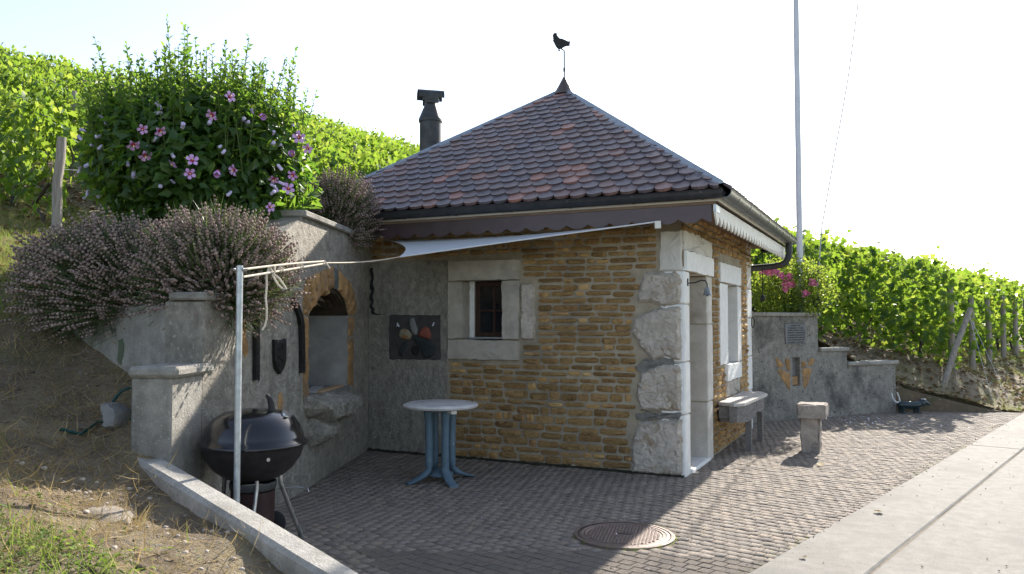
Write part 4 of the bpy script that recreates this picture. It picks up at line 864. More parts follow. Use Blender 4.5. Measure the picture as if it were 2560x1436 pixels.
for (x, z), a in (((-3.534, 1.538), -1), ((-3.04, 1.544), 1)):
    MB().plate([(x-.022, z+.022*-a*-1*1.0), (x-.008, z+.03), (x+.006, z+.004), (x+.024, z-.018), (x+.01, z-.024), (x-.014, z-.006)] if a < 0 else [(x+.012, z+.03), (x+.018, z+.022), (x+.004, z-.012), (x-.012, z-.022), (x-.004, z-.004)], FA, .017, .03, .003).build('glass_chip', M_eyeg, pn)

# ------------------------------------------------------------------ table
TC = V3(-2.19, -1.26, 0)
tb = thing('bistro_table', tuple(TC), 'round table with weathered white top and blue column legs', 'table')
MB().lathe([(.0, .725), (.335, .725), (.368, .735), (.376, .752), (.368, .764), (.345, .772), (.33, .776), (.318, .773), (.306, .776), (0, .778)], TC, 48).build('table_top', M_marble, tb, True)
mb = MB(); mb.box((-.05, -.03, .69), (.05, .03, .724), .004, (TC+rotz(-.6)@V3(.26, 0, 0), rotz(-.6)@EX, rotz(-.6)@EY, EZ)); mb.build('clip_plate', M_fwhite, tb)
for a in (60, 150, -120, -38):
    u = V3(math.cos(R_(a)), math.sin(R_(a)), 0); s_ = V3(-u[1], u[0], 0); rings = []
    for r_, z_, w_, h_ in ((.135, .724, .065, .06), (.135, .68, .046, .046), (.130, .60, .038, .042), (.124, .35, .037, .042), (.124, .20, .041, .046), (.135, .12, .045, .055), (.18, .080, .046, .06), (.25, .048, .047, .042), (.32, .024, .050, .028), (.37, .014, .050, .018)):
        i_ = len(rings); tdir = V3(0, 0, 1) if i_ < 5 else (u if i_ > 6 else (u+EZ)/1.414)
        perp = u if i_ < 5 else (EZ if i_ > 6 else (EZ-u)/1.414*-1)
        if i_ in (5, 6): perp = (u*.7+EZ*.7)
        hh = h_ if i_ < 5 else h_*.55
        c_ = TC+u*r_+EZ*z_
        rings.append([c_+s_*(w_*math.cos(t)*(1 if abs(math.cos(t)) > .5 else 1))+perp*(hh*math.sin(t)) for t in np.arange(10)*2*math.pi/10])
    MB().rings(rings).build('leg', M_blue, tb, True, 60)
mb = MB(); mb.lathe([(.02, .05), (.13, .06), (.13, .085), (.03, .13), (.02, .13)], TC, 16); mb.build('hub', M_blue, tb, True)
mb = MB(); mb.lathe([(.20, .70), (.20, .722), (.02, .722), (.02, .70)], TC, 24); mb.build('top_bracket', M_blue, tb)

# ------------------------------------------------------------------ kettle barbecue
KC = V3(-2.0, -4.03, float(gz(-2.0, -4.03))); kz = .665
bq_ = thing('kettle_barbecue', tuple(KC), 'black round kettle barbecue on tube legs behind the curb', 'barbecue')
bowl = [(.02, kz-.255), (.10, kz-.25), (.19, kz-.215), (.26, kz-.16), (.31, kz-.09), (.333, kz-.01), (.337, kz), (.33, kz), (.30, kz-.08)]
MB().lathe(bowl, KC, 48, False).build('bowl', M_enam2, bq_, True, 60)
lid = [(.350, kz-.008), (.356, kz+.004), (.352, kz+.018), (.338, kz+.024), (.328, kz+.06), (.305, kz+.12), (.265, kz+.175), (.20, kz+.212), (.12, kz+.228), (.0, kz+.232)]
ld = MB().lathe(lid, KC, 56, False).build('lid', M_enam, bq_, True, 60)
mb = MB(); hx = KC+RR*.125-F0*.02; mb.tube([hx+EZ*(kz+.19), hx+EZ*(kz+.235), hx-RR*.004+EZ*(kz+.27), hx-RR*.016+EZ*(kz+.305), hx-RR*.036+EZ*(kz+.33)], [.024, .022, .021, .018, .012], 10); mb.build('handle', M_iron, ld, True, 60)
e1 = V3(math.cos(.0), 0, 0)
vn_c = KC+RR*.235+F0*-.02+EZ*(kz+.19); vnn = RR*.72+EZ*.69; va = np.cross(vnn, F0); 
mb = MB(); mb.rings([[vn_c+(F0*math.cos(t)+va*math.sin(t))*r_+vnn*h_ for t in np.arange(16)*math.pi/8] for r_, h_ in ((.05, -.01), (.05, .006), (.012, .008))]); mb.box((-.012, -.075, .004), (.012, .075, .014), .003, (vn_c, va, F0, vnn)); mb.build('vent', M_chrome, ld, True)
mb = MB(); sp = KC+(RR*.55-F0*.83)/1*.326+EZ*(kz-.06); mb.tube([sp, sp+(RR*.55-F0*.83)*.015], .012, 10); mb.build('rivet', M_chrome, bq_)
ft = [(KC+V3(.205, .26, 0)), (KC-RR*.25+F0*.10), (KC+RR*.06-F0*.26)]
ftz = [float(gz(p[0], p[1])) for p in ft]
tops = [KC+RR*.20-F0*.05+EZ*(kz-.20), KC-RR*.20+F0*.02+EZ*(kz-.20), KC+RR*.08-F0*.17+EZ*(kz-.215)]
for p, z_, t_ in zip(ft, ftz, tops):
    p = V3(p[0], p[1], z_); dv = p-t_; mb = MB(); kn = t_+dv*.22+(dv*V3(1, 1, 0))*-.10
    lg = mb.tube([t_-dv*.05*0, t_+EZ*-.05, kn, p], .014, 12).build('leg', M_chrome, bq_, True, 50)
    MB().tube([p+(t_-p)*.24, p], .017, 12).build('leg_sleeve', M_zinc, lg, True)
MB().lathe([(.15, kz-.30), (.155, kz-.265), (.15, kz-.25), (.145, kz-.30)], KC, 28, False).build('ash_ring', M_stack, bq_, True)
MB().lathe([(.10, kz-.56), (.14, kz-.53), (.145, kz-.31), (.135, kz-.31), (.13, kz-.52), (0, kz-.54)], KC, 28, False).build('ash_bucket', M_rust if False else mat('dark_red_pot', (.03, .014, .014), (.055, .025, .024), rough=.5), bq_, True)
for i, o_ in enumerate((V3(-.22, .10, 0), V3(-.02, .22, 0))):
    wc = KC+o_; wc = V3(wc[0], wc[1], float(gz(wc[0], wc[1]))+.085); mb = MB(); ax_ = V3(.7, -.7, 0); b2 = np.cross(ax_, EZ); b2 /= np.linalg.norm(b2)
    mb.rings([[wc+ax_*q+(b2*math.cos(t)+EZ*math.sin(t))*r_ for t in np.arange(20)*math.pi/10] for q, r_ in ((-.02, .03), (-.02, .075), (-.012, .085), (.012, .085), (.02, .075), (.02, .03))]); mb.build('wheel', M_black, bq_, True, 50)
mb = MB(); hk = KC+RR*.17+EZ*(kz-.30); mb.tube([hk, hk+RR*.12+F0*.02+EZ*.005, hk+RR*.19+F0*.03-EZ*.004, hk+RR*.20+F0*.03-EZ*.03], .004, 6); mb.build('wire_hook', M_chrome, bq_)

# ------------------------------------------------------------------ curb
cb = thing('concrete_curb', tuple(K0), 'low weathered concrete curb running from the pillar to the road', 'curb')
zA, zB = .735, .335
def curb_seg(s0, s1):
    rings = []; nS = 8
    for i in range(nS+1):
        s_ = s0+(s1-s0)*i/nS; z_ = zA+(zB-zA)*s_/KL; p = K0+KD*s_; r_ = np.random.default_rng(int(s_*100)+50)
        e = lambda: r_.normal(0, .0025)
        rings.append([p-KN*.085+EZ*-.05, p-KN*(.078)+EZ*(z_-.022+e()), p-KN*(.058+e())+EZ*(z_+e()*.5), p+KN*(.058+e())+EZ*(z_+e()*.5), p+KN*.075+EZ*(z_-.016+e()), p+KN*.085+EZ*-.05])
    MB().rings(rings).build('curb_stone', M_curb, cb)
curb_seg(-.33, KL)

# ------------------------------------------------------------------ wall C, plaque, low wall, dog
wc_ = thing('stepped_garden_wall', tuple(cp(1, 0)), 'grey rendered garden wall stepping down in three tiers right of the hut', 'wall')
FCX = (C0, CD, CN, EZ)
mb = MB(); s0, s1, z0, z1 = .70, .865, .535, .995
for lo, hi in (((-1.2, -.3, -.15), (s0, 0, 1.655)), ((s1, -.3, -.15), (1.27, 0, 1.655)), ((s0, -.3, -.15), (s1, 0, z0)), ((s0, -.3, z1), (s1, 0, 1.655)), ((s0, -.3, z0), (s1, -.10, z1)), ((1.27, -.28, -.15), (1.945, -.012, 1.075)), ((1.945, -.27, -.15), (3.14, -.022, .825))): mb.box(lo, hi, 0, FCX)
mb.build('wall_face', M_rend2, wc_)
for a, b, z_, o_ in ((-1.2, .1, 1.656, .05), (.105, 1.30, 1.656, .05), (1.305, 1.98, 1.076, .03), (1.95, 3.19, .826, .025)):
    mb = MB(); mb.box((a, -.32, z_), (b, o_, z_+.062), .012, FCX); mb.build('coping', M_conc, wc_)
for i, q in enumerate(([(.331, .982), (.393, .994), (.515, .865), (.488, .846), (.39, .841)], [(.544, .978), (.625, .969), (.651, .922), (.649, .788), (.586, .803), (.543, .898)], [(.39, .808), (.452, .82), (.648, .727), (.643, .48), (.607, .481), (.502, .618), (.397, .742)], [(.888, .93), (.944, .935), (1.007, .886), (.988, .833), (.895, .821)], [(1.073, .953), (1.148, .979), (1.204, .936), (1.127, .856), (1.034, .859)], [(.913, .794), (1.015, .818), (1.126, .802), (1.087, .694), (1.028, .533), (.934, .476)])):
    MB().rock(q, FC, -.002, .014, .012, .005, i, .022, .003).build('inlaid_stone', M_ochre, wc_, True, 28)
MB().plate([(s0+.012, z0+.01), (s1-.012, z0+.01), (s1-.012, z0+.145), (s0+.012, z0+.145)], FC, -.1, -.03, .008).build('niche_tile', M_ochre, wc_)
MB().plate([(s0+.008, z0+.155), (s1-.008, z0+.155), (s1-.008, z1-.006), (s0+.008, z1-.006)], FC, -.1, -.085, .003).build('niche_board', M_st_g, wc_)
pq = thing('wall_plaque', tuple(cp(.76, 1.21)), 'dark square metal plaque with lines of raised lettering on grey wall', 'plaque')
MB().plate([(.545, 1.215), (.985, 1.210), (.982, 1.532), (.54, 1.537)], FC, .001, .022, .005).build('plate', M_slate, pq)
rg2 = np.random.default_rng(8); lw = [(.66, .86), (.59, .93), (.575, .95), (.58, .955), (.58, .95), (.575, .955), (.585, .94), (.60, .93)]
for i, (a, b) in enumerate(lw):
    mb = MB(); zr = 1.505-i*.038; s_ = a
    while s_ < b:
        wd_ = rg2.uniform(.008, .016)
        if rg2.random() > .16: mb.box((s_, .0205, zr-.010+rg2.uniform(0, .002)), (s_+wd_*.75, .0245, zr+.010), 0, FCX)
        s_ += wd_
    mb.build('lettering_line', M_slate2, pq)
lw_ = thing('low_edging_wall', tuple(LW0), 'low mossy brown concrete edging tapering down to the paving', 'wall')
ld_ = (LW1-LW0); ll = np.linalg.norm(ld_); ld_ = ld_/ll; ln_ = V3(ld_[1], -ld_[0], 0)
M_moss = mat('mossy_concrete', (.10, .075, .05), (.20, .15, .10), scale=12, bump=.9, bscale=40, c3=(.08, .085, .04), c3scale=3, c4=(.55, .54, .5), c4scale=14, c4lo=.70, c4hi=.72)
rings = []
for f, h in ((-.02, .46), (.06, .455), (.10, .40), (.35, .28), (.6, .165), (.8, .075), (1.0, .02)):
    p = LW0+ld_*ll*f; rings.append([p-ln_*.08-EZ*.1, p-ln_*.08+EZ*(h-.01), p+EZ*h, p+ln_*.07+EZ*(h-.012), p+ln_*.08-EZ*.1])
MB().rings(rings).build('edging', M_moss, lw_)
dog = thing('dachshund_figure', (2.0, 7.15, 0), 'dark green dachshund figure with white tail beside the low wall', 'figurine')
g0 = V3(1.92, 7.10, 0); gd = (V3(2.42, 7.45, 0)-g0); gd /= np.linalg.norm(gd); gs_ = V3(-gd[1], gd[0], 0)
gp = lambda a, b, c=0: g0+gd*a+EZ*b+gs_*c
mb = MB(); mb.tube([gp(-.03, .13), gp(.0, .145), (gp(.10, .145)), gp(.25, .135), gp(.33, .14), gp(.385, .155)], [.03, .062, .068, .066, .07, .05], 12); mb.tube([gp(.35, .15), gp(.40, .185), gp(.445, .195)], [.045, .05, .05], 10); mb.blob(gp(.455, .195), (.055, .055, .05), 10, 7, 0); mb.tube([gp(.46, .19), gp(.53, .165), (gp(.575, .145))], [.042, .028, .016], 10)
for a, c in ((.03, .045), (.03, -.045), (.31, .045), (.31, -.045)): mb.tube([gp(a, .12, c), gp(a+.01, .05, c), gp(a+.005, .0, c)], [.032, .022, .024], 8); mb.tube([gp(a, .012, c), gp(a+.05, .012, c)], [.022, .016], 8)
mb.build('body', M_dog, dog, True, 60)
for c in (.048, -.048): MB().blob(gp(.43, .165, c), (.03, .012, .055), 8, 6, 0, 0, np.stack([gd, gs_, EZ], 1)).build('ear', M_dog, dog, True)
mb = MB(); mb.tube([gp(-.01, .19), gp(-.05, .19), gp(-.09, .215), gp(-.13, .28), gp(-.145, .35)], .014, 8); mb.tube([gp(-.01, .19), gp(.01, .21), gp(-.005, .28), gp(-.04, .36)], .012, 8); mb.build('tail', mat('white_rope', (.6, .6, .6), (.75, .75, .74), bump=.3, bscale=90), dog, True)
mb = MB(); mb.blob(gp(.455, .235), (.045, .035, .012), 10, 5, 0); mb.build('white_head_patch', M_fwhite, dog, True)

# ------------------------------------------------------------------ bench and stone stool
be = thing('wall_bench', (.15, 2.4, 0), 'rustic bench with pale plank seat and dark timber apron against side wall', 'bench')
mb = MB(); top = [(XB+.035, 1.52), (.19, 1.40), (.285, 1.55), (.345, 2.95), (.24, 3.2), (XB+.035, 3.2)]
mb.plate(top, (V3(0, 0, .585), EX, EY, EZ), 0, .034, .007, 0); mb.build('seat', M_wpale, be)
mb = MB(); mb.rings([[V3(.13, 1.44, .40), V3(.215, 1.43, .40), V3(.225, 1.43, .58), V3(.12, 1.44, .58)], [V3(.14, 1.8, .375), V3(.275, 1.8, .37), V3(.29, 1.8, .582), V3(.13, 1.8, .582)], [V3(.16, 2.25, .385), V3(.30, 2.25, .385), V3(.31, 2.25, .582), V3(.15, 2.25, .582)]]); mb.build('apron', M_wgrey, be)
mb = MB(); mb.rings([[V3(.16, 2.255, .44), V3(.30, 2.255, .44), V3(.318, 2.255, .582), V3(.15, 2.255, .582)], [V3(.18, 2.75, .43), V3(.325, 2.75, .43), V3(.33, 2.75, .582), V3(.17, 2.75, .582)], [V3(.1, 3.1, .44), V3(.24, 3.12, .44), V3(.25, 3.12, .582), V3(.1, 3.1, .582)]]); mb.build('apron', M_wgrey, be)
mb = MB(); mb.box((XB+.04, 1.50, .43), (.125, 1.56, .575), .008); mb.build('end_block', M_wgrey, be)
mb = MB(); mb.box((XB+.04, 1.56, .38), (.13, 3.1, .43), .008); mb.build('rail', M_wgrey, be)
for x, y in ((.25, 2.02), (.26, 2.86)):
    MB().rings([[V3(x+a*.034, y+b*.04, z_) for a, b in ((-1, -1), (1, -1), (1, 1), (-1, 1))] for z_ in (0, .38)]).build('leg', M_wgrey, be)
st = thing('stone_stool', (.95, 2.3, 0), 'T shaped stone stool standing alone on the sunny paving', 'stool')
def roughbox(lo, hi, n, jit, seed, taper=1.):
    b = bmesh.new(); bmesh.ops.create_cube(b, size=1); bmesh.ops.bevel(b, geom=b.edges[:], offset=.06, segments=2, affect='EDGES'); bmesh.ops.subdivide_edges(b, edges=b.edges[:], cuts=n, use_grid_fill=True)
    r = np.random.default_rng(seed); lo = np.array(lo); hi = np.array(hi); V = []
    for v in b.verts:
        p = np.array(v.co); f = taper+(1-taper)*(p[2]+.5); q = p*V3(f, f, 1); V.append((lo+hi)/2+q*(hi-lo)+r.normal(0, jit, 3))
    F = [tuple(x.index for x in f.verts) for f in b.faces]; b.free(); return V, F
M_stool = mat('stool_stone', (.30, .255, .22), (.50, .44, .385), scale=8, bump=.9, bscale=22, disp=.04, c3=(.12, .115, .11), c3scale=4, c3lo=.55, c3hi=.7)
mb = MB(); mb.add(*roughbox((.80, 2.05, .41), (1.135, 2.46, .585), 2, .004, 1)); mb.build('seat_block', M_stool, st, True, 30)
mb = MB(); mb.add(*roughbox((.835, 2.14, -.05), (1.06, 2.42, .43), 3, .006, 2, .9)); mb.build('pedestal', M_stool, st, True, 30)

# ------------------------------------------------------------------ manhole
mh = thing('manhole_cover', (.075, -2.40, 0), 'round studded iron manhole cover half in the shade', 'manhole cover')
hc = (.075, -2.40, 0)
MB().lathe([(.345, -.03), (.372, -.03), (.372, .009), (.366, .013), (.345, .013)], hc, 64, False).build('frame_ring', M_man, mh, True, 30)
MB().lathe([(.336, -.03), (.336, .010), (.330, .013), (.312, .013), (.308, .009), (.295, .009), (.291, .012), (.284, .012), (.280, .007), (0, .007)], hc, 64, False).build('lid', M_man, mh, True, 30)
mb = MB(); ca = rotz(R_(12))
for i in range(-11, 12):
    for j in range(-8, 9):
        x, y = i*.025+(.0), j*.034
        if math.hypot(x, y) > .27 or (abs(x) < .07 and abs(y-.02) < .03): continue
        p = V3(*hc)+ca@V3(x, y, 0); mb.box((-.009, -.012, .006), (.009, .012, .0135), .003, (p, ca@EX, ca@EY, EZ))
o = mb.build('tread_studs', M_man, mh); tag(o, kind='stuff')
mb = MB(); mb.box((-.055, -.010, .0072), (.055, .010, .0085), 0, (V3(*hc)+ca@V3(0, .02, 0), ca@EX, ca@EY, EZ)); mb.build('lifting_slot', M_tar, mh)
MB().lathe([(.012, .0135), (.010, .016), (0, .016)], V3(*hc)+V3(-.01, -.14, 0), 10).build('bolt', M_zinc, mh)

# ------------------------------------------------------------------ flagpole
fp = V3(*cp(1.04, 1.72, -.14)); fl = thing('flagpole', tuple(fp), 'tall slim grey flagpole standing on the garden wall', 'flagpole')
MB().lathe([(.050, 0), (.048, 2), (.044, 6.5), (.03, 8.5)], fp, 16).build('pole', M_flagp, fl, True)
MB().lathe([(.058, 0), (.058, .10), (.05, .11)], fp, 16).build('base_collar', M_zinc, fl, True)
mb = MB(); mb.tube([fp+RR*.07+EZ*.1, fp+RR*.075+EZ*8.3], .005, 5); mb.build('halyard', M_cord, fl)
mb = MB(); mb.tube([fp+RR*.26-F0*.05+EZ*.55-EZ*.25, fp+RR*.37+EZ*1.4, fp+RR*.60+EZ*2.6, fp+RR*.85+EZ*3.9, fp+RR*1.03+EZ*5.1, fp+RR*1.0+EZ*6.4, fp+RR*.6+EZ*7.7, fp+RR*.08+EZ*8.45], .011, 6); mb.build('slack_halyard', M_cord, fl)
mb = MB(); mb.blob(fp+RR*.235-F0*.06+EZ*.18, (.075, .06, .105), 12, 8, .10, 4); mb.build('rope_bag', M_black, fl, True)

# ------------------------------------------------------------------ vegetation
def row_points(w_, v0, v1, zlo, zhi, n, thick, seed, face=0.):
    r = np.random.default_rng(seed); v = r.uniform(v0, v1, n)
    lump = .5+.5*vnoise(v*2.3, w_*3+v*0, seed); h = zlo+(zhi-zlo)*r.beta(1.35, 1.15, n)+.22*(lump-.4)*(r.random(n) > .3)
    h = np.where(r.random(n) < .05, h+r.uniform(.05, .35, n), h); h = np.where(r.random(n) < .05, zlo-r.uniform(0, .25, n), h)
    hw = thick*(.45+.55*np.sin(np.clip((h-zlo)/(zhi-zlo), 0, 1)*2.6+.25))*(.8+.5*lump)
    s = np.where(r.random(n) < .5, -1, 1)*r.uniform(.45, 1., n)**.6*hw
    e = r.normal(0, .03, (n, 3)); P = UH[None]*(v-.70)[:, None]+CH[None]*(w_+s)[:, None]
    P[:, 2] = terrain(P[:, 0], P[:, 1], False)+h; P += e
    Nn = CH[None]*np.sign(s)[:, None]*.9+EZ[None]*r.uniform(-.1, .9, (n, 1))+r.normal(0, .45, (n, 3))
    up = EZ[None]*-.7+r.normal(0, .6, (n, 3))
    return P, Nn, up
leaf_me = fastmesh('leaf', LEAF_V[0], LEAF_V[1]); leaf_me.materials.append(L_vine)
def vine_row(w_, v0, v1, vn, zlo, zhi, dn, df, label, seed, posts=(), single=0, size=.13, trunks=True):
    base = UH*(v0-.70)+CH*w_; base[2] = float(terrain(base[0], base[1]))
    t = thing('vine_row', tuple(base), label, 'vine row', 'vine rows on the hillside'); r = np.random.default_rng(seed+5)
    P, Nn, up = row_points(w_, v0, min(vn, v1), zlo, zhi, int(dn*(min(vn, v1)-v0)), .30, seed)
    sz = size*r.uniform(.65, 1.2, len(P))
    if single:
        vis = in_view(P); sc_ = sz/camdist(P)*np.where(vis, 1, .01)*(1+.6*np.clip((-CH@Nn.T), 0, 1)); pick = np.argsort(-sc_)[:single]; keep_ = np.ones(len(P), bool); keep_[pick] = False
        b, tt, n = frames(Nn[pick], up[pick])
        for i, q in enumerate(pick):
            o = bpy.data.objects.new('leaf', leaf_me); COL.objects.link(o); o.parent = t; o.matrix_basis = Matrix(TRS(P[q]-base, b[i], tt[i], n[i], (sz[q],)*3).tolist())
        P, Nn, up, sz = P[keep_], Nn[keep_], up[keep_], sz[keep_]
    V, T = scatter(P, Nn, sz, LEAF_V, up); Vs = [V]; Ts = [T]
    if v1 > vn:
        P, Nn, up = row_points(w_, vn, v1, zlo, zhi, int(df*(v1-vn)), .34, seed+1); V2, T2 = scatter(P, Nn,   .15*r.uniform(.7, 1.2, len(P)), LEAF_F, up); Ts.append(T2+len(V)); Vs.append(V2)
    tag(link('foliage', fastmesh('foliage', np.concatenate(Vs)-base, np.concatenate(Ts)), L_vine, t), kind='stuff')
    for v, hgt, rad in posts:
        p = UH*(v-.70)+CH*w_; p[2] = float(terrain(p[0], p[1]))
        MB().tube([p-EZ*.2, p+EZ*hgt*.5+V3(.01, .01, 0), p+EZ*hgt+V3(*r.normal(0, .02, 2), 0)], [rad*1.1, rad, rad*.9], 10).build('post', M_post, t, True, 50)
    for hh in (zlo+.15, (zlo+zhi)/2, zhi-.15):
        pts = []
        for v in np.arange(v0, min(v1, 24), 2.):
            p = UH*(v-.70)+CH*w_; pts.append(V3(p[0], p[1], float(terrain(p[0], p[1], False))+hh))
        MB().tube(pts, .003, 4).build('wire', M_galv, t)
    if trunks:
        for v in np.arange(v0+.5, min(vn, v1), 1.05):
            p = UH*(v-.70+r.normal(0, .08))+CH*w_; p[2] = float(terrain(p[0], p[1]))
            q = p+EZ*.12+UH*r.normal(0, .06); MB().tube([p-EZ*.1, q, q+EZ*.2+UH*r.normal(0, .1)+CH*r.normal(0, .05), q+EZ*.45+UH*r.normal(0, .12)], [.04, .032, .034, .022], 7).build('vine_trunk', M_bark, t, True, 60)
    return t
LW = [(-2.99, 'leafy vine row climbing uphill at the far left edge'), (-.99, 'vine row uphill directly behind the flowering hibiscus'), (1.01, 'vine row further uphill rising above the hibiscus'), (3.01, 'vine row between hibiscus and stove chimney'), (5.01, 'vine row showing just left of the stove chimney')]
for i, (w_, lb) in enumerate(LW):
    v0 = 8.9 if i < 3 else 7.6
    vine_row(w_, v0, 36, 19 if i < 3 else 17, .36, 1.72, 430 if i < 2 else 360, 260, lb, 200+10*i, [(v0+4.5*k, 1.75, .045) for k in range(1, 3)], 120 if i == 0 else 0)
for i in range(9):
    w_ = 7.64+2.*i
    lb = ['vine row rising right behind the rose bush', 'nearest vine row at right ending at the leaning brace post', 'second vine row beyond the leaning brace post', 'third vine row beyond the leaning brace post', 'fourth vine row beyond the leaning brace post', 'fifth vine row beyond the leaning brace post', 'sixth vine row beyond the leaning brace post', 'seventh vine row beyond the leaning brace post', 'last vine row far along the road at right'][i]
    v0 = 1.7 if i == 0 else .05
    vine_row(w_, v0, 34 if i < 6 else 24, 12 if i < 3 else 6,   .26, 1.95, 560 if i < 2 else (380 if i < 4 else 260), 200, lb, 400+10*i, [] if i == 0 else [(.15, 1.55, .06)]+([(5., 1.6, .05)] if i < 4 else []), 120 if i == 1 else 0)
bp_ = thing('end_post', (-8.45, -1.05, float(terrain(-8.45, -1.05))), 'grey wooden vine post standing alone left of the hibiscus', 'post')
b0 = V3(-8.45, -1.05, float(terrain(-8.45, -1.05)))
MB().tube([b0-EZ*.2, b0+EZ*.3+RR*.01, b0+EZ*.7+RR*.0, b0+EZ*1.05+RR*.04, b0+EZ*1.34+RR*.05], [.068, .066, .062, .062, .058], 12).build('shaft', M_post, bp_, True, 50)
MB().tube([b0+EZ*.9+RR*.04, b0+EZ*.9+RR*.6+F0*.9+EZ*.1], .004, 5).build('wire', M_galv, bp_)
e1_ = CH*9.64+UH*-.75
br0 = V3(*(e1_-UH*.85)); br0[2] = float(terrain(br0[0], br0[1]))
br = thing('brace_post', tuple(br0), 'bare wooden brace post leaning against the first row end', 'post')
br1 = dep = V3(e1_[0]+.10, e1_[1]-.05, float(terrain(e1_[0], e1_[1]))+1.15)
br0 = V3(e1_[0]-.42, e1_[1]-.75, 0); br0[2] = float(terrain(br0[0], br0[1])); br.location = br0; OFF[br.name] = br0
MB().tube([br0-EZ*.15, br0*.5+br1*.5, br1+(br1-br0)*.08], [.055, .052, .048], 10).build('shaft', M_post, br, True, 50)
mb = MB()
for q in (V3(.42, -.35, 0), V3(.72, .1, 0)):
    g_ = V3(e1_[0], e1_[1], 0)+q; g_[2] = float(terrain(g_[0], g_[1])); mb.tube([br1, g_], .0045, 5)
mb.build('anchor_wire', M_galv, br)

# hibiscus
HC = V3(-4.05, -2.6, 3.02); HR = np.array([1.06, .92, .82]); hz0 = float(terrain(HC[0], HC[1]))
hib = thing('hibiscus_shrub', (HC[0], HC[1], hz0), 'big green hibiscus shrub with pink flowers above the lavender', 'shrub')
r = np.random.default_rng(77); n = 12500
d = r.normal(size=(n, 3)); d /= np.linalg.norm(d, axis=1, keepdims=True); rad = r.uniform(.42, 1., n)**.55
lump = 1+.20*vnoise(d[:, 0]*4+d[:, 2]*3, d[:, 1]*4-d[:, 2]*2, 9)
loc = d*HR*rad[:, None]*lump[:, None]; loc[:, 2] = np.where(loc[:, 2] < 0, loc[:, 2]*.98, loc[:, 2])
Bm = np.stack([RR, F0, EZ]); P = HC+loc@Bm; dw = d@Bm
k_ = P[:, 2] > hz0-.1; P = P[k_]; dw = dw[k_]
Nn = dw*.7+EZ*.55+r.normal(0, .5, P.shape); up = dw*.5+EZ*.5+r.normal(0, .5, P.shape)
Vs, Ts = scatter(P, Nn,   .10*r.uniform(.5, 1.5, len(P)), LEAF_H, up); off = len(Vs); VV = [Vs]; TT = [Ts]
mst = MB(); sp_ = []; tops_l = [(520, .62), (330, .42), (620, .34), (700, .30), (420, .40)]
for i in range(300):
    a = r.uniform(0, 6.28); q = r.uniform(0, 1)**.5; x, y = q*math.cos(a)*.98, q*math.sin(a)*.98; zz = math.sqrt(max(0, 1-x*x-y*y))
    s0_ = HC+RR*x*HR[0]+F0*y*HR[1]+EZ*(zz*HR[2]*.72); L_ = r.uniform(.22, .55)+(.25 if r.random() < .15 else 0)
    if abs(x-.02) < .10 and r.random() < .5: L_ += .22
    dr_ = EZ+RR*x*.28+F0*y*.28+r.normal(0, .07, 3)*V3(1, 1, 0); dr_ /= np.linalg.norm(dr_); e_ = s0_+dr_*L_
    mst.tube([s0_-dr_*.35, s0_+dr_*L_*.5, e_], [.006, .005, .002], 4, False)
    m_l = int(L_/.026); tt = np.linspace(.0, 1, m_l)
    for j, t_ in enumerate(tt):
        an = j*2.4+i; o_ = V3(math.cos(an), math.sin(an), .45); sp_.append((s0_+dr_*L_*t_, o_,   .098*(1.05-.55*t_)*r.uniform(.7, 1.15)))
P = np.array([s[0] for s in sp_]); up = np.array([s[1] for s in sp_]); Nn = EZ[None]*.8-up*.5+r.normal(0, .35, P.shape)
V2, T2 = scatter(P, Nn, np.array([s[2] for s in sp_]), LEAF_H, up); VV.append(V2); TT.append(T2+off)
off3 = V3(HC[0], HC[1], hz0)
tag(link('foliage', fastmesh('foliage', np.concatenate(VV)-off3, np.concatenate(TT)), L_hib, hib), kind='stuff')
for i in range(26):
    a = r.uniform(0, 6.28); e_ = HC+RR*math.cos(a)*.8*r.uniform(.2, 1)+F0*math.sin(a)*.7*r.uniform(.2, 1)+EZ*r.uniform(.1, .6); s0_ = V3(HC[0], HC[1], hz0-.1)+V3(*r.normal(0, .12, 2), 0)
    mst.tube([s0_, (s0_+e_)/2+EZ*.1+V3(*r.normal(0, .05, 3)), e_], [.016, .011, .006], 5, False)
mst.build('stems', M_stem, hib, recalc=False)
FLW = [(-3.71, -3.49, 3.17), (-3.61, -3.44, 3.17), (-3.79, -3.52, 3.07), (-3.71, -3.48, 2.99), (-3.5, -3.36, 2.93), (-3.41, -3.3, 2.92), (-3.44, -3.29, 2.84), (-3.28, -3.16, 2.89), (-3.19, -3.06, 2.89), (-3.05, -2.8, 2.87), (-2.99, -2.63, 2.91), (-2.98, -2.65, 3.05), (-3.15, -2.76, 2.63), (-3.27, -3.09, 3.45), (-3.3, -3.19, 3.31), (-3.11, -2.92, 3.35), (-2.98, -2.58, 3.22), (-2.96, -2.5, 3.15), (-3.04, -2.65, 2.78)]
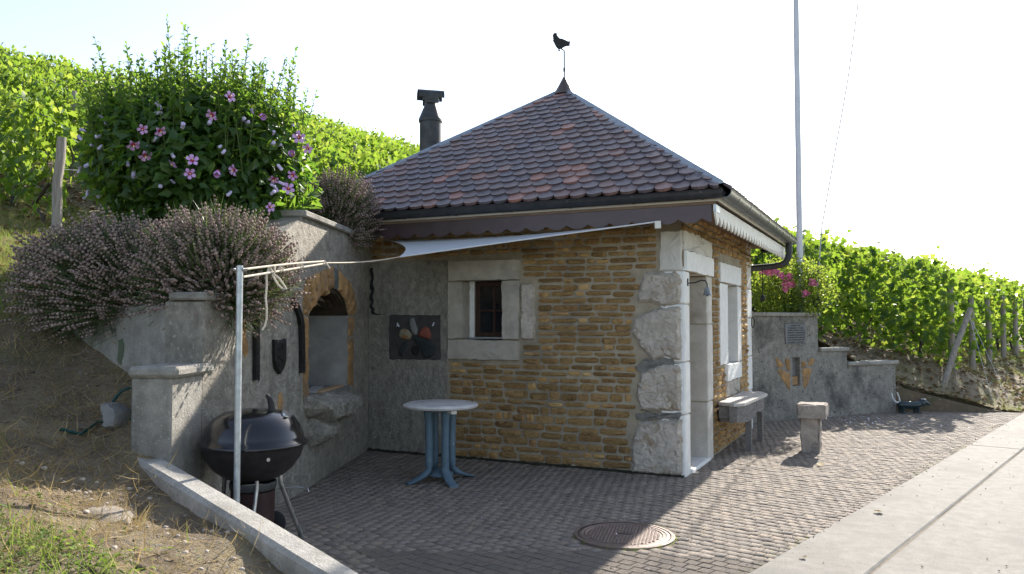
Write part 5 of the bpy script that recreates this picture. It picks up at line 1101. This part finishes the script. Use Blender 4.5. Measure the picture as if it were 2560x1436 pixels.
def flower_mesh(seed, closed):
    rr_ = np.random.default_rng(seed); mbp_ = MB()
    for k in range(5):
        a = k*2*math.pi/5+rr_.normal(0, .06); u = V3(math.cos(a), math.sin(a), 0); s_ = V3(-u[1], u[0], 0); zz = [0, .012, .028, .03, .016] if not closed else [0, .03, .055, .075, .085]
        rr2 = [.008, .026, .05, .066, .076] if not closed else [.008, .02, .03, .034, .034]; ww = [.005, .015, .025, .019, .003]
        o0 = len(mbp_.v); pts = []
        for q in range(5): pts += [u*rr2[q]-s_*ww[q]+EZ*(zz[q]+rr_.normal(0, .003)), u*rr2[q]+EZ*(zz[q]-.006), u*rr2[q]+s_*ww[q]+EZ*(zz[q]+rr_.normal(0, .003))]
        mbp_.add(pts, [(q*3+j, q*3+j+1, q*3+4+j, q*3+3+j) for q in range(4) for j in range(2)])
    n1 = len(mbp_.f); mbp_.blob((0, 0, .010), (.022, .022, .012), 8, 5, .08, seed); n2 = len(mbp_.f); mbp_.tube([V3(0, 0, .015), V3(.002, .002, .05)], [.006, .007], 6)
    me = bpy.data.meshes.new('flower'); me.from_pydata(mbp_.v, [], mbp_.f)
    for m_ in (M_petal, M_eye, M_stam): me.materials.append(m_)
    for i, p in enumerate(me.polygons): p.material_index = 0 if i < n1 else (1 if i < n2 else 2); p.use_smooth = True
    return me
fm = [flower_mesh(i, i == 3) for i in range(4)]
for i, p in enumerate(FLW):
    p = np.array(p); nrm = CAM-p; nrm = nrm/np.linalg.norm(nrm)+r.normal(0, .45, 3)+EZ*-.05; b, t_, n_v = frames(nrm[None])
    o = bpy.data.objects.new('flower', fm[i % 4 if i not in (0, 1, 3, 9) else i % 3]); COL.objects.link(o); o.parent = hib
    o.matrix_basis = Matrix(TRS(p-off3+(p-HC)/np.linalg.norm(p-HC)*.10+n_v[0]*.03, b[0], t_[0], n_v[0], (r.uniform(.56, .80),)*3).tolist())
mb = MB().rings([[V3(r_*math.cos(t), r_*math.sin(t), z_) for t in np.arange(7)*2*math.pi/7] for r_, z_ in ((.004, 0), (.013, .012), (.012, .04), (.015, .055), (.004, .062))])
bud = bpy.data.meshes.new('bud'); bud.from_pydata(mb.v, [], mb.f); bud.materials.append(M_bud)
for i in range(44):
    a = r.uniform(-1.25, 1.25); el = r.uniform(-.5, .55); dv = RR*math.sin(a)*math.cos(el)-F0*math.cos(a)*math.cos(el)+EZ*math.sin(el)
    p = HC+(RR*(dv@RR)*HR[0]+F0*(dv@F0)*HR[1]+EZ*dv[2]*HR[2])*r.uniform(.93, 1.02); nrm = dv*.6+r.normal(0, .5, 3)-EZ*.3; b, t_, n_v = frames(nrm[None])
    o = bpy.data.objects.new('bud', bud); COL.objects.link(o); o.parent = hib; o.matrix_basis = Matrix(TRS(p-off3, b[0], t_[0], n_v[0], (r.uniform(.8, 1.4),)*3).tolist())

# lavender
SPK = MB()
for k, (z_, s_) in enumerate(((0, .8), (.42, 1.), (.84, .7))): SPK.blob((0, z_, 0), (.17*s_, .19, .17*s_), 4, 3, .18, k)
_b = bmesh.new(); _m = bpy.data.meshes.new('t'); _m.from_pydata(SPK.v, [], SPK.f); _b.from_mesh(_m); bmesh.ops.triangulate(_b, faces=_b.faces); SPK_T = (np.array([v.co[:] for v in _b.verts]), np.array([[v.index for v in f.verts] for f in _b.faces])); _b.free(); bpy.data.meshes.remove(_m)
STEM = (np.array([(-.008, 0, 0), (.008, 0, 0), (.005, .5, .03), (-.005, .5, .03), (.003, 1, 0), (-.003, 1, 0), (0, 0, .01), (0, .5, -.012+.03), (0, 1, .004)]), np.array([(0, 1, 2), (0, 2, 3), (3, 2, 4), (3, 4, 5), (6, 1, 2), (6, 2, 7)]))
def lavender(label, roots, cen, rad, n, seed, lo=-.55, nl=2600, spread=1.):
    r = np.random.default_rng(seed); cen = np.array(cen); d = r.normal(size=(n*3, 3)); d /= np.linalg.norm(d, axis=1, keepdims=True)
    d = d[d[:, 2] > lo][:n]; rr_ = r.uniform(.62, 1.08, len(d))*(1+.22*vnoise(d[:, 0]*5+d[:, 2]*3, d[:, 1]*5, seed+40)); tips = cen+(d*np.array(rad)*rr_[:, None])@Bm
    ro = np.array(roots)[r.integers(0, len(roots), len(d))]+r.normal(0, .07, (len(d), 3))*V3(1, 1, .3)
    z_ = float(min(q[2] for q in roots)); t = thing('lavender_bush', (cen[0], cen[1], z_), label, 'lavender', 'lavender bushes on the wall')
    off = V3(cen[0], cen[1], z_); dv = tips-ro; L = np.linalg.norm(dv, axis=1); st0 = tips-dv/L[:, None]*np.minimum(L*.9, .55)[:, None]; dvn = dv/L[:, None]; dvn = dvn+r.normal(0, .17, dvn.shape)+EZ*.15
    V, T = scatter(st0, np.cross(dvn, r.normal(size=dvn.shape)), np.minimum(L*.9, .55), STEM, dvn)
    g = r.normal(size=(nl*2, 3)); g /= np.linalg.norm(g, axis=1, keepdims=True); g = g[g[:, 2] > lo-.2][:nl]; gp_ = cen+(g*np.array(rad)*r.uniform(.35, .86, len(g))[:, None])@Bm; gd_ = g@Bm+EZ*.3+r.normal(0, .25, g.shape)
    V2, T2 = scatter(gp_, np.cross(gd_, r.normal(size=gd_.shape)), r.uniform(.12, .26, len(g)), BLADE, gd_)
    tag(link('foliage', fastmesh('foliage', np.concatenate([V, V2])-off, np.concatenate([T, T2+len(V)])), L_lav, t), kind='stuff')
    base = st0+(dvn/np.linalg.norm(dvn, axis=1, keepdims=True))*np.minimum(L*.9, .55)[:, None]
    V, T = scatter(base-dvn*.01, np.cross(dvn, r.normal(size=dvn.shape)), r.uniform(.045, .085, len(base)), SPK_T, dvn)
    tag(link('flower_spikes', fastmesh('flower_spikes', V-off, T), L_spk, t), kind='stuff'); return t
lavender('wide faded lavender bush spilling over the wing wall at left', [(-3.15, -3.75, 1.66), (-3.35, -3.7, 1.68)], (-3.60, -3.86, 1.87), (.76, .53, .45), 5600, 1, -.8, 6500)
lavender('faded lavender bush behind the metal post top', [(-2.62, -3.72, 1.72), (-2.72, -3.55, 1.78)], (-2.70, -3.74, 1.93), (.58, .54, .45), 3600, 2, -.85, 5000)
lavender('dry lavender bush hanging beside the roof edge', [(-3.95, -.75, 2.58)], (-3.92, -.70, 2.80), (.42, .40, .47), 2600, 3, -.85, 2500)

# rose bush behind the garden wall
rc = V3(.35, 5.75, 2.12); rs = thing('rose_bush', (rc[0], rc[1], 1.6), 'rose bush with pink blooms behind the garden wall', 'rose bush'); ro3 = V3(rc[0], rc[1], 1.6)
r = np.random.default_rng(31); n = 4200; d = r.normal(size=(n, 3)); d /= np.linalg.norm(d, axis=1, keepdims=True); P = rc+(d*np.array([.72, .42, .52])*(r.uniform(.2, 1.12, n)**.6)[:, None])@Bm; P = P[P[:, 2] > 1.66]
V, T = scatter(P, r.normal(size=P.shape)+EZ*.6, .065*r.uniform(.6, 1.3, len(P)), LEAF_H); tag(link('foliage', fastmesh('foliage', V-ro3, T), L_rosel, rs), kind='stuff')
mst = MB()
for i in range(34):
    e_ = rc+(r.normal(0, .35, 3)*V3(1, .6, .6))+EZ*.1; mst.tube([V3(rc[0]+r.normal(0, .15), rc[1]+r.normal(0, .1), 1.55), (rc+e_)/2+r.normal(0, .06, 3), e_], [.010, .007, .003], 5, False)
mst.build('stems', M_stem, rs, recalc=False)
for i, p in enumerate([(.15, 5.29, 2.36), (.23, 5.33, 2.3), (.31, 5.37, 2.25), (.35, 5.39, 2.29), (.29, 5.36, 2.13), (.38, 5.41, 2.17), (.69, 5.55, 2.19), (-.02, 5.21, 2.39), (.58, 5.5, 2.02), (.05, 5.24, 2.37)]):
    mb = MB(); mb.blob((0, 0, 0), (.024, .024, .022), 7, 5, .1, i)
    for k in range(11):
        a = k*2.4; u = V3(math.cos(a), math.sin(a), 0); s_ = V3(-u[1], u[0], 0); q = .018+.004*k; hh = .035-.002*k
        mb.add([u*q*.3-EZ*.02, u*q-s_*.022+EZ*hh*.3, u*q*1.25+EZ*hh, u*q+s_*.022+EZ*hh*.3], [(0, 1, 2, 3)])
    b, t_, n_v = frames((CAM-np.array(p)+r.normal(0, 3., 3)+EZ*3)[None]); M_ = np.stack([b[0], t_[0], n_v[0]], 1)*r.uniform(1.0, 1.45)
    mb.v = [tuple(M_@np.array(v)+np.array(p)-F0*.03) for v in mb.v]; mb.build('bloom', M_rose, rs, True, recalc=False)

# ------------------------------------------------------------------ ground cover, stones, litter
def on_hill(n, x0, x1, y0, y1, seed):
    r = np.random.default_rng(seed); p = np.c_[r.uniform(x0, x1, n), r.uniform(y0, y1, n)]; p = p[~inpoly(p, YCUT)]; return np.c_[p, terrain(p[:, 0], p[:, 1])], r
def grass(name, P, r, m, L0, L1, lay, label):
    Nn = r.normal(0, 1, P.shape)*V3(1, 1, .2); up = r.normal(0, 1, P.shape)*V3(1, 1, .15)*lay+EZ*(1-lay*.85)
    if lay > .8: up[:, 2] = np.abs(r.normal(0, .1, len(P))); Nn = EZ+r.normal(0, .3, P.shape)
    V, T = scatter(P+EZ*(.006 if lay > .8 else -.005), Nn, r.uniform(L0, L1, len(P)), BLADE, up); tag(link(name, fastmesh(name, V, T), m), label, 'grass', kind='stuff')
P, r = on_hill(120000, -9., .6, -8.4, -2.6, 1); k = vnoise(P[:, 0]*2.2, P[:, 1]*2.2, 11)+r.normal(0, .45, len(P)) > .12; grass('dry_straw', P[k], r, L_dry, .04, .20, .9, 'dry straw lying on the bank at left')
P, r = on_hill(80000, -9.5, .5, -8.4, -2.6, 2); k = vnoise(P[:, 0]*2.9+5, P[:, 1]*2.9, 12)+r.normal(0, .18, len(P)) > .22; grass('dry_tufts', P[k], r, L_dry, .04, .15, .5, 'tufts of dry standing grass on the bank')
P, r = on_hill(30000, -6., .5, -8.4, -4.6, 3); g1 = np.exp(-((P[:, 0]+1.35)**2/.55+(P[:, 1]+6.25)**2/.30))+.9*np.exp(-((P[:, 0]+2.9)**2/.3+(P[:, 1]+5.7)**2/.12))
k = g1+.34*vnoise(P[:, 0]*6, P[:, 1]*6, 13)+r.normal(0, .1, len(P)) > .42; grass('green_grass', P[k], r, L_grn, .05, .15, .4, 'green grass tufts on the bank at lower left')
P, r = on_hill(90000, -12., -4.4, -6., .5, 4); k = vnoise(P[:, 0]*.9, P[:, 1]*.9, 14)+r.normal(0, .5, len(P)) > -.25; grass('slope_grass', P[k], r, L_grn, .05, .16, .45, 'sunny grass on the slope behind the lavender')
P, r = on_hill(110000, -9., .6, -8.4, -2.6, 19); k = vnoise(P[:, 0]*3.2+4, P[:, 1]*3.2, 31)+r.normal(0, .6, len(P)) > .0; grass('short_dry_grass', P[k], r, L_dry, .025, .09, .6, 'short dry grass stubble matting the bank')
P, r = on_hill(30000, -12., -4.4, -6., .5, 14); k = vnoise(P[:, 0]*1.1+2, P[:, 1]*1.1, 24)+r.normal(0, .5, len(P)) > 0; grass('slope_straw', P[k], r, L_dry, .05, .2, .7, 'dry straw among the grass on the upper slope')
P, r = on_hill(60000, 1.2, 6.5, 6.4, 18, 5); k = vnoise(P[:, 0]*1.6, P[:, 1]*1.6, 15)+r.normal(0, .4, len(P)) > .05; grass('verge_grass', P[k], r, L_grn, .04, .13, .5, 'short green grass on the verge by the vines')
P, r = on_hill(16000, 1.6, 6.5, 7.3, 18, 6); k = vnoise(P[:, 0]*1.4+3, P[:, 1]*1.4, 16)+r.normal(0, .3, len(P)) > .2; grass('verge_straw', P[k], r, L_dry, .05, .2, .8, 'dry grass on the verge below the vine posts')
# gravel
def pebble_var(n, seed0):
    out = []
    for i in range(n):
        mb = MB().blob((0, 0, 0), (1, .8, .55), 7, 5, .10, seed0+i); out.append((mb.v, mb.f))
    return out
P, r = on_hill(26000, -6, .5, -8., -4.2, 7); g1 = 1.3*np.exp(-((P[:, 0]+2.0)**2/.30+(P[:, 1]+5.08)**2/.05))+.35*np.exp(-((P[:, 0]+1.2)**2/.5+(P[:, 1]+5.5)**2/.08))+.08*vnoise(P[:, 0]*4, P[:, 1]*4, 17)+.03
P = P[g1 > r.random(len(P))*1.1]; P = P[r.permutation(len(P))[:420]]; pvs = pebble_var(6, 70); VV = []; TT = []; n0 = 0
tri = []
for V, F in pvs:
    b = bmesh.new(); me_ = bpy.data.meshes.new('x'); me_.from_pydata(V, [], F); b.from_mesh(me_); bmesh.ops.triangulate(b, faces=b.faces); tri.append((np.array(V), np.array([[v.index for v in f.verts] for f in b.faces]))); b.free(); bpy.data.meshes.remove(me_)
for i, p in enumerate(P):
    V, T = tri[i % 6]; s_ = .005+.020*r.random()**3; A_ = rotz(r.uniform(0, 6.28))*s_; VV.append(V@A_.T+p-EZ*s_*.05); TT.append(T+n0); n0 += len(V)
me_ = fastmesh('gravel', np.concatenate(VV), np.concatenate(TT), True); tag(link('gravel', me_, M_peb), 'loose pale gravel strewn over the bank', 'gravel', kind='stuff')
r = np.random.default_rng(8)
q = (-2.73, -4.56); z_ = float(terrain(*q)); fr_ = (V3(q[0], q[1], z_), RR, EZ*.97+F0*.24, -F0*.97+EZ*.24)
MB().rock([(-.10, .17), (-.02, .175), (.085, .12), (.10, .0), (.0, -.05), (-.045, -.02)], fr_, -.12, .06, .03, .008, 5, .025, .004).build('stone_block', M_rock, None, True, 30); tag(bpy.data.objects['stone_block'], 'angular pale grey stone block leaning by the pillar', 'stone')
q = (-1.98, -5.22); z_ = float(terrain(*q)); mb = MB(); mb.blob((q[0], q[1], z_-.025), (.24, .16, .045), 12, 7, .08, 8); tag(mb.build('flat_stone', mat('dusty_stone', (.22, .19, .155), (.32, .28, .23), scale=8, bump=.6, bscale=30), None, True), 'flat pale stone slab half sunk in the bank', 'stone')
pts = []
for t in np.linspace(0, 5.4, 26):
    x, y = -2.78+.13*math.cos(t+.5), -4.40+.10*math.sin(t+.5); pts.append(V3(x, y, float(terrain(x, y))+.04+.05*math.sin(t*1.0)))
for x, y in ((-2.86, -4.55), (-2.80, -4.72), (-2.92, -4.78)): pts.append(V3(x, y, float(terrain(x, y))+.02))
MBh = MB().tube(pts, .011, 8); tag(MBh.build('garden_hose', M_hose, None, True), 'dark green garden hose coiled behind the stone block', 'hose')
P, r = on_hill(22000, -8., .5, -8.2, -3.0, 17); P = P[vnoise(P[:, 0]*3, P[:, 1]*3, 27)+r.normal(0, .5, len(P)) > .2][:4800]; VV = []; TT = []; n0 = 0
for i, p in enumerate(P):
    V, T = tri[i % 6]; s_ = .006+.026*r.random()**3; A_ = rotz(r.uniform(0, 6.28))@np.diag([s_, s_*r.uniform(.6, 1.2), s_*r.uniform(.5, 1.1)]); VV.append(V@A_.T+p-EZ*s_*.1); TT.append(T+n0); n0 += len(V)
tag(link('soil_clods', fastmesh('soil_clods', np.concatenate(VV), np.concatenate(TT)), mat('soil_clod', (.10, .075, .05), (.24, .18, .12), scale=20, bump=.6, rnd=.35)), 'crumbly brown soil clods covering the bank', 'soil', kind='stuff')
P, r = on_hill(40000, -5., .4, -8.2, -4.2, 18); g1 = np.exp(-((P[:, 0]+1.35)**2/.7+(P[:, 1]+6.25)**2/.4))+.8*np.exp(-((P[:, 0]+2.9)**2/.4+(P[:, 1]+5.7)**2/.2))+.25
P = P[g1*(.55+.6*vnoise(P[:, 0]*5, P[:, 1]*5, 29))+r.normal(0, .08, len(P)) > .42]; V, T = scatter(P+EZ*r.uniform(.01, .05, (len(P), 1)), EZ+r.normal(0, .4, P.shape), r.uniform(.015, .04, len(P)), LEAF_H); tag(link('low_weeds', fastmesh('low_weeds', V, T), L_grn), 'low leafy weeds creeping over the bank', 'weeds', kind='stuff')
# weeds and litter on the paving
r = np.random.default_rng(91); wp = []
for s_ in r.uniform(-2.2, 9., 420): wp.append(RE0+RD*s_+RN*r.normal(-.02, .025)) if math.sin(s_*3.1)+math.sin(s_*1.3+1) > .25 else None
for t_ in r.uniform(.3, 4.2, 60): wp.append(dp(t_, 0, .03+abs(r.normal(0, .02)))) if 2.3 < t_ < 3.3 else None
for i in range(150):
    a = r.uniform(-2.6, .4); wp.append(V3(*hc)+V3(math.cos(a), math.sin(a), 0)*.385)
for x in r.uniform(-2.6, -.7, 40): wp.append(V3(x, -.03, 0))
P = np.array(wp); P[:, 2] = gz(P[:, 0], P[:, 1])+.004; grass('joint_weeds', P, r, L_grn, .015, .06, .6, 'tiny green weeds growing in the paving joints')
P = np.concatenate([cp(1.5, .014, .6)+np.c_[r.normal(0, .75, 130), r.normal(0, .35, 130), np.zeros(130)], np.c_[r.uniform(-2.5, 2.4, 200), r.uniform(-4.5, 3., 200), np.full(200, .012)]])
P = P[inpoly(P[:, :2], yard_poly) & ~inpoly(P[:, :2], [(-4.2, .02), (XB, .02), (XB, 4.2), (-4.2, 4.2)])]
P[:, 2] += gz(P[:, 0], P[:, 1]); sz = np.where(np.arange(len(P)) < 110, .034, .012)*r.uniform(.5, 1.2, len(P))
V, T = scatter(P, EZ+r.normal(0, .25, P.shape), sz, LEAF_F); tag(link('fallen_petals', fastmesh('fallen_petals', V, T), M_wpet), 'pale fallen petals scattered over the paving', 'petals', kind='stuff')
def litter(name, p, s_, m, label):
    V, T = scatter(np.array([p]), np.array([EZ+r.normal(0, .3, 3)]), s_, LEAF_V); tag(link(name, fastmesh(name, V, T), m), label, 'leaf')
L_yel = leafmat('yellow_leaf', [(.5, .36, .03), (.55, .4, .04)], [(.6, .45, .05), (.6, .45, .05)]); L_brn = leafmat('brown_leaf', [(.14, .09, .03), (.17, .12, .04)], [(.2, .14, .05), (.2, .14, .05)])
litter('fallen_leaf', (1.145, 1.235, .02), .075, L_yel, 'single yellow leaf on the paving near the stone stool')
litter('fallen_leaf', (1.75, -.85, .022), .075, L_brn, 'curled brown green leaf on the road edge strip')
litter('fallen_leaf', (1.33, -2.45, .022), .05, L_brn, 'small brown leaf on the road strip near the picture bottom')

# moss and dirt gathered at the foot of the front wall, leaf litter under the vines
r = np.random.default_rng(55); xs = np.arange(-3.95, -.05, .03); rings = []
for x in xs:
    wd_ = .035+.03*abs(float(vnoise(np.array(x*4.), np.array(.3), 6)))+abs(r.normal(0, .008)); hh = .012+abs(r.normal(0, .006)); rings.append([V3(x, .004, -.02), V3(x, -.016, hh+.006), V3(x, -.02-wd_*.6, hh*.7), V3(x, -.02-wd_, -.006)])
mb = MB(); mb.rings(rings, False, False); tag(mb.build('wall_foot_moss', mat('dark_moss', (.018, .018, .012), (.05, .048, .028), scale=30, bump=1., bscale=80), None), 'dark moss and dirt line at the foot of the front wall', 'moss', kind='stuff')
L_lit = leafmat('leaf_litter', [(.10, .06, .03), (.20, .13, .07), (.14, .10, .06), (.30, .22, .14)], [(.2, .13, .06), (.3, .2, .1)], rough=.9, tf=.15, spec=.05)
P, r = on_hill(9000, .2, 5.5, 5.5, 20, 61); V, T = scatter(P+EZ*.012, EZ+r.normal(0, .45, P.shape), r.uniform(.03, .10, len(P)), LEAF_F); tag(link('leaf_litter', fastmesh('leaf_litter', V, T), L_lit), 'brown leaf litter on the soil below the right vines', 'leaf litter', kind='stuff')
P, r = on_hill(7000, -13, -4.6, -4.2, 1.5, 62); V, T = scatter(P+EZ*.012, EZ+r.normal(0, .45, P.shape), r.uniform(.03, .10, len(P)), LEAF_F); tag(link('slope_leaf_litter', fastmesh('slope_leaf_litter', V, T), L_lit), 'brown leaf litter on the slope below the left vines', 'leaf litter', kind='stuff')

# grit, crumbs and dry bits lying on the paving and road edge
r = np.random.default_rng(66); n = 1500; P = np.c_[r.uniform(-3.6, 3.4, n), r.uniform(-5., 6., n), np.full(n, .006)]
P = np.concatenate([P, np.array([RE0+RD*q+RN*r.normal(-.03, .05) for q in r.uniform(-2.5, 9, 500)])+EZ*.008]); P = P[~inpoly(P[:, :2], [(-4.2, -.02), (XB+.03, -.02), (XB+.03, 4.2), (-4.2, 4.2)])]
ok_ = inpoly(P[:, :2], yard_poly) | (((P-RE0)@RN > 0) & ((P-RE0)@RN < 3)); P = P[ok_]; P[:, 2] = np.where((P-RE0)@RN > 0, .012, P[:, 2]+gz(P[:, 0], P[:, 1])); VV = []; TT = []; n0 = 0
for i, p in enumerate(P):
    V, T = tri[i % 6]; s_ = .002+.007*r.random()**4; VV.append(V@(rotz(r.uniform(0, 6.28))*s_).T+p+EZ*s_*.3); TT.append(T+n0); n0 += len(V)
tag(link('paving_grit', fastmesh('paving_grit', np.concatenate(VV), np.concatenate(TT)), mat('grit', (.20, .16, .11), (.42, .36, .28), scale=5, bump=0, rnd=.4)), 'small grit and crumbs strewn on the paving', 'grit', kind='stuff')
P = np.c_[r.uniform(-3.2, 2.6, 120), r.uniform(-5., 5., 120), np.full(120, .012)]; P = P[inpoly(P[:, :2], yard_poly) & ~inpoly(P[:, :2], [(-4.2, -.02), (XB+.03, -.02), (XB+.03, 4.2), (-4.2, 4.2)])]; P[:, 2] += gz(P[:, 0], P[:, 1])
V, T = scatter(P, EZ+r.normal(0, .3, P.shape), r.uniform(.05, .16, len(P)), BLADE, r.normal(0, 1, P.shape)*V3(1, 1, .05)); tag(link('paving_straw', fastmesh('paving_straw', V, T), L_dry), 'single dry straws blown onto the paving', 'straw', kind='stuff')
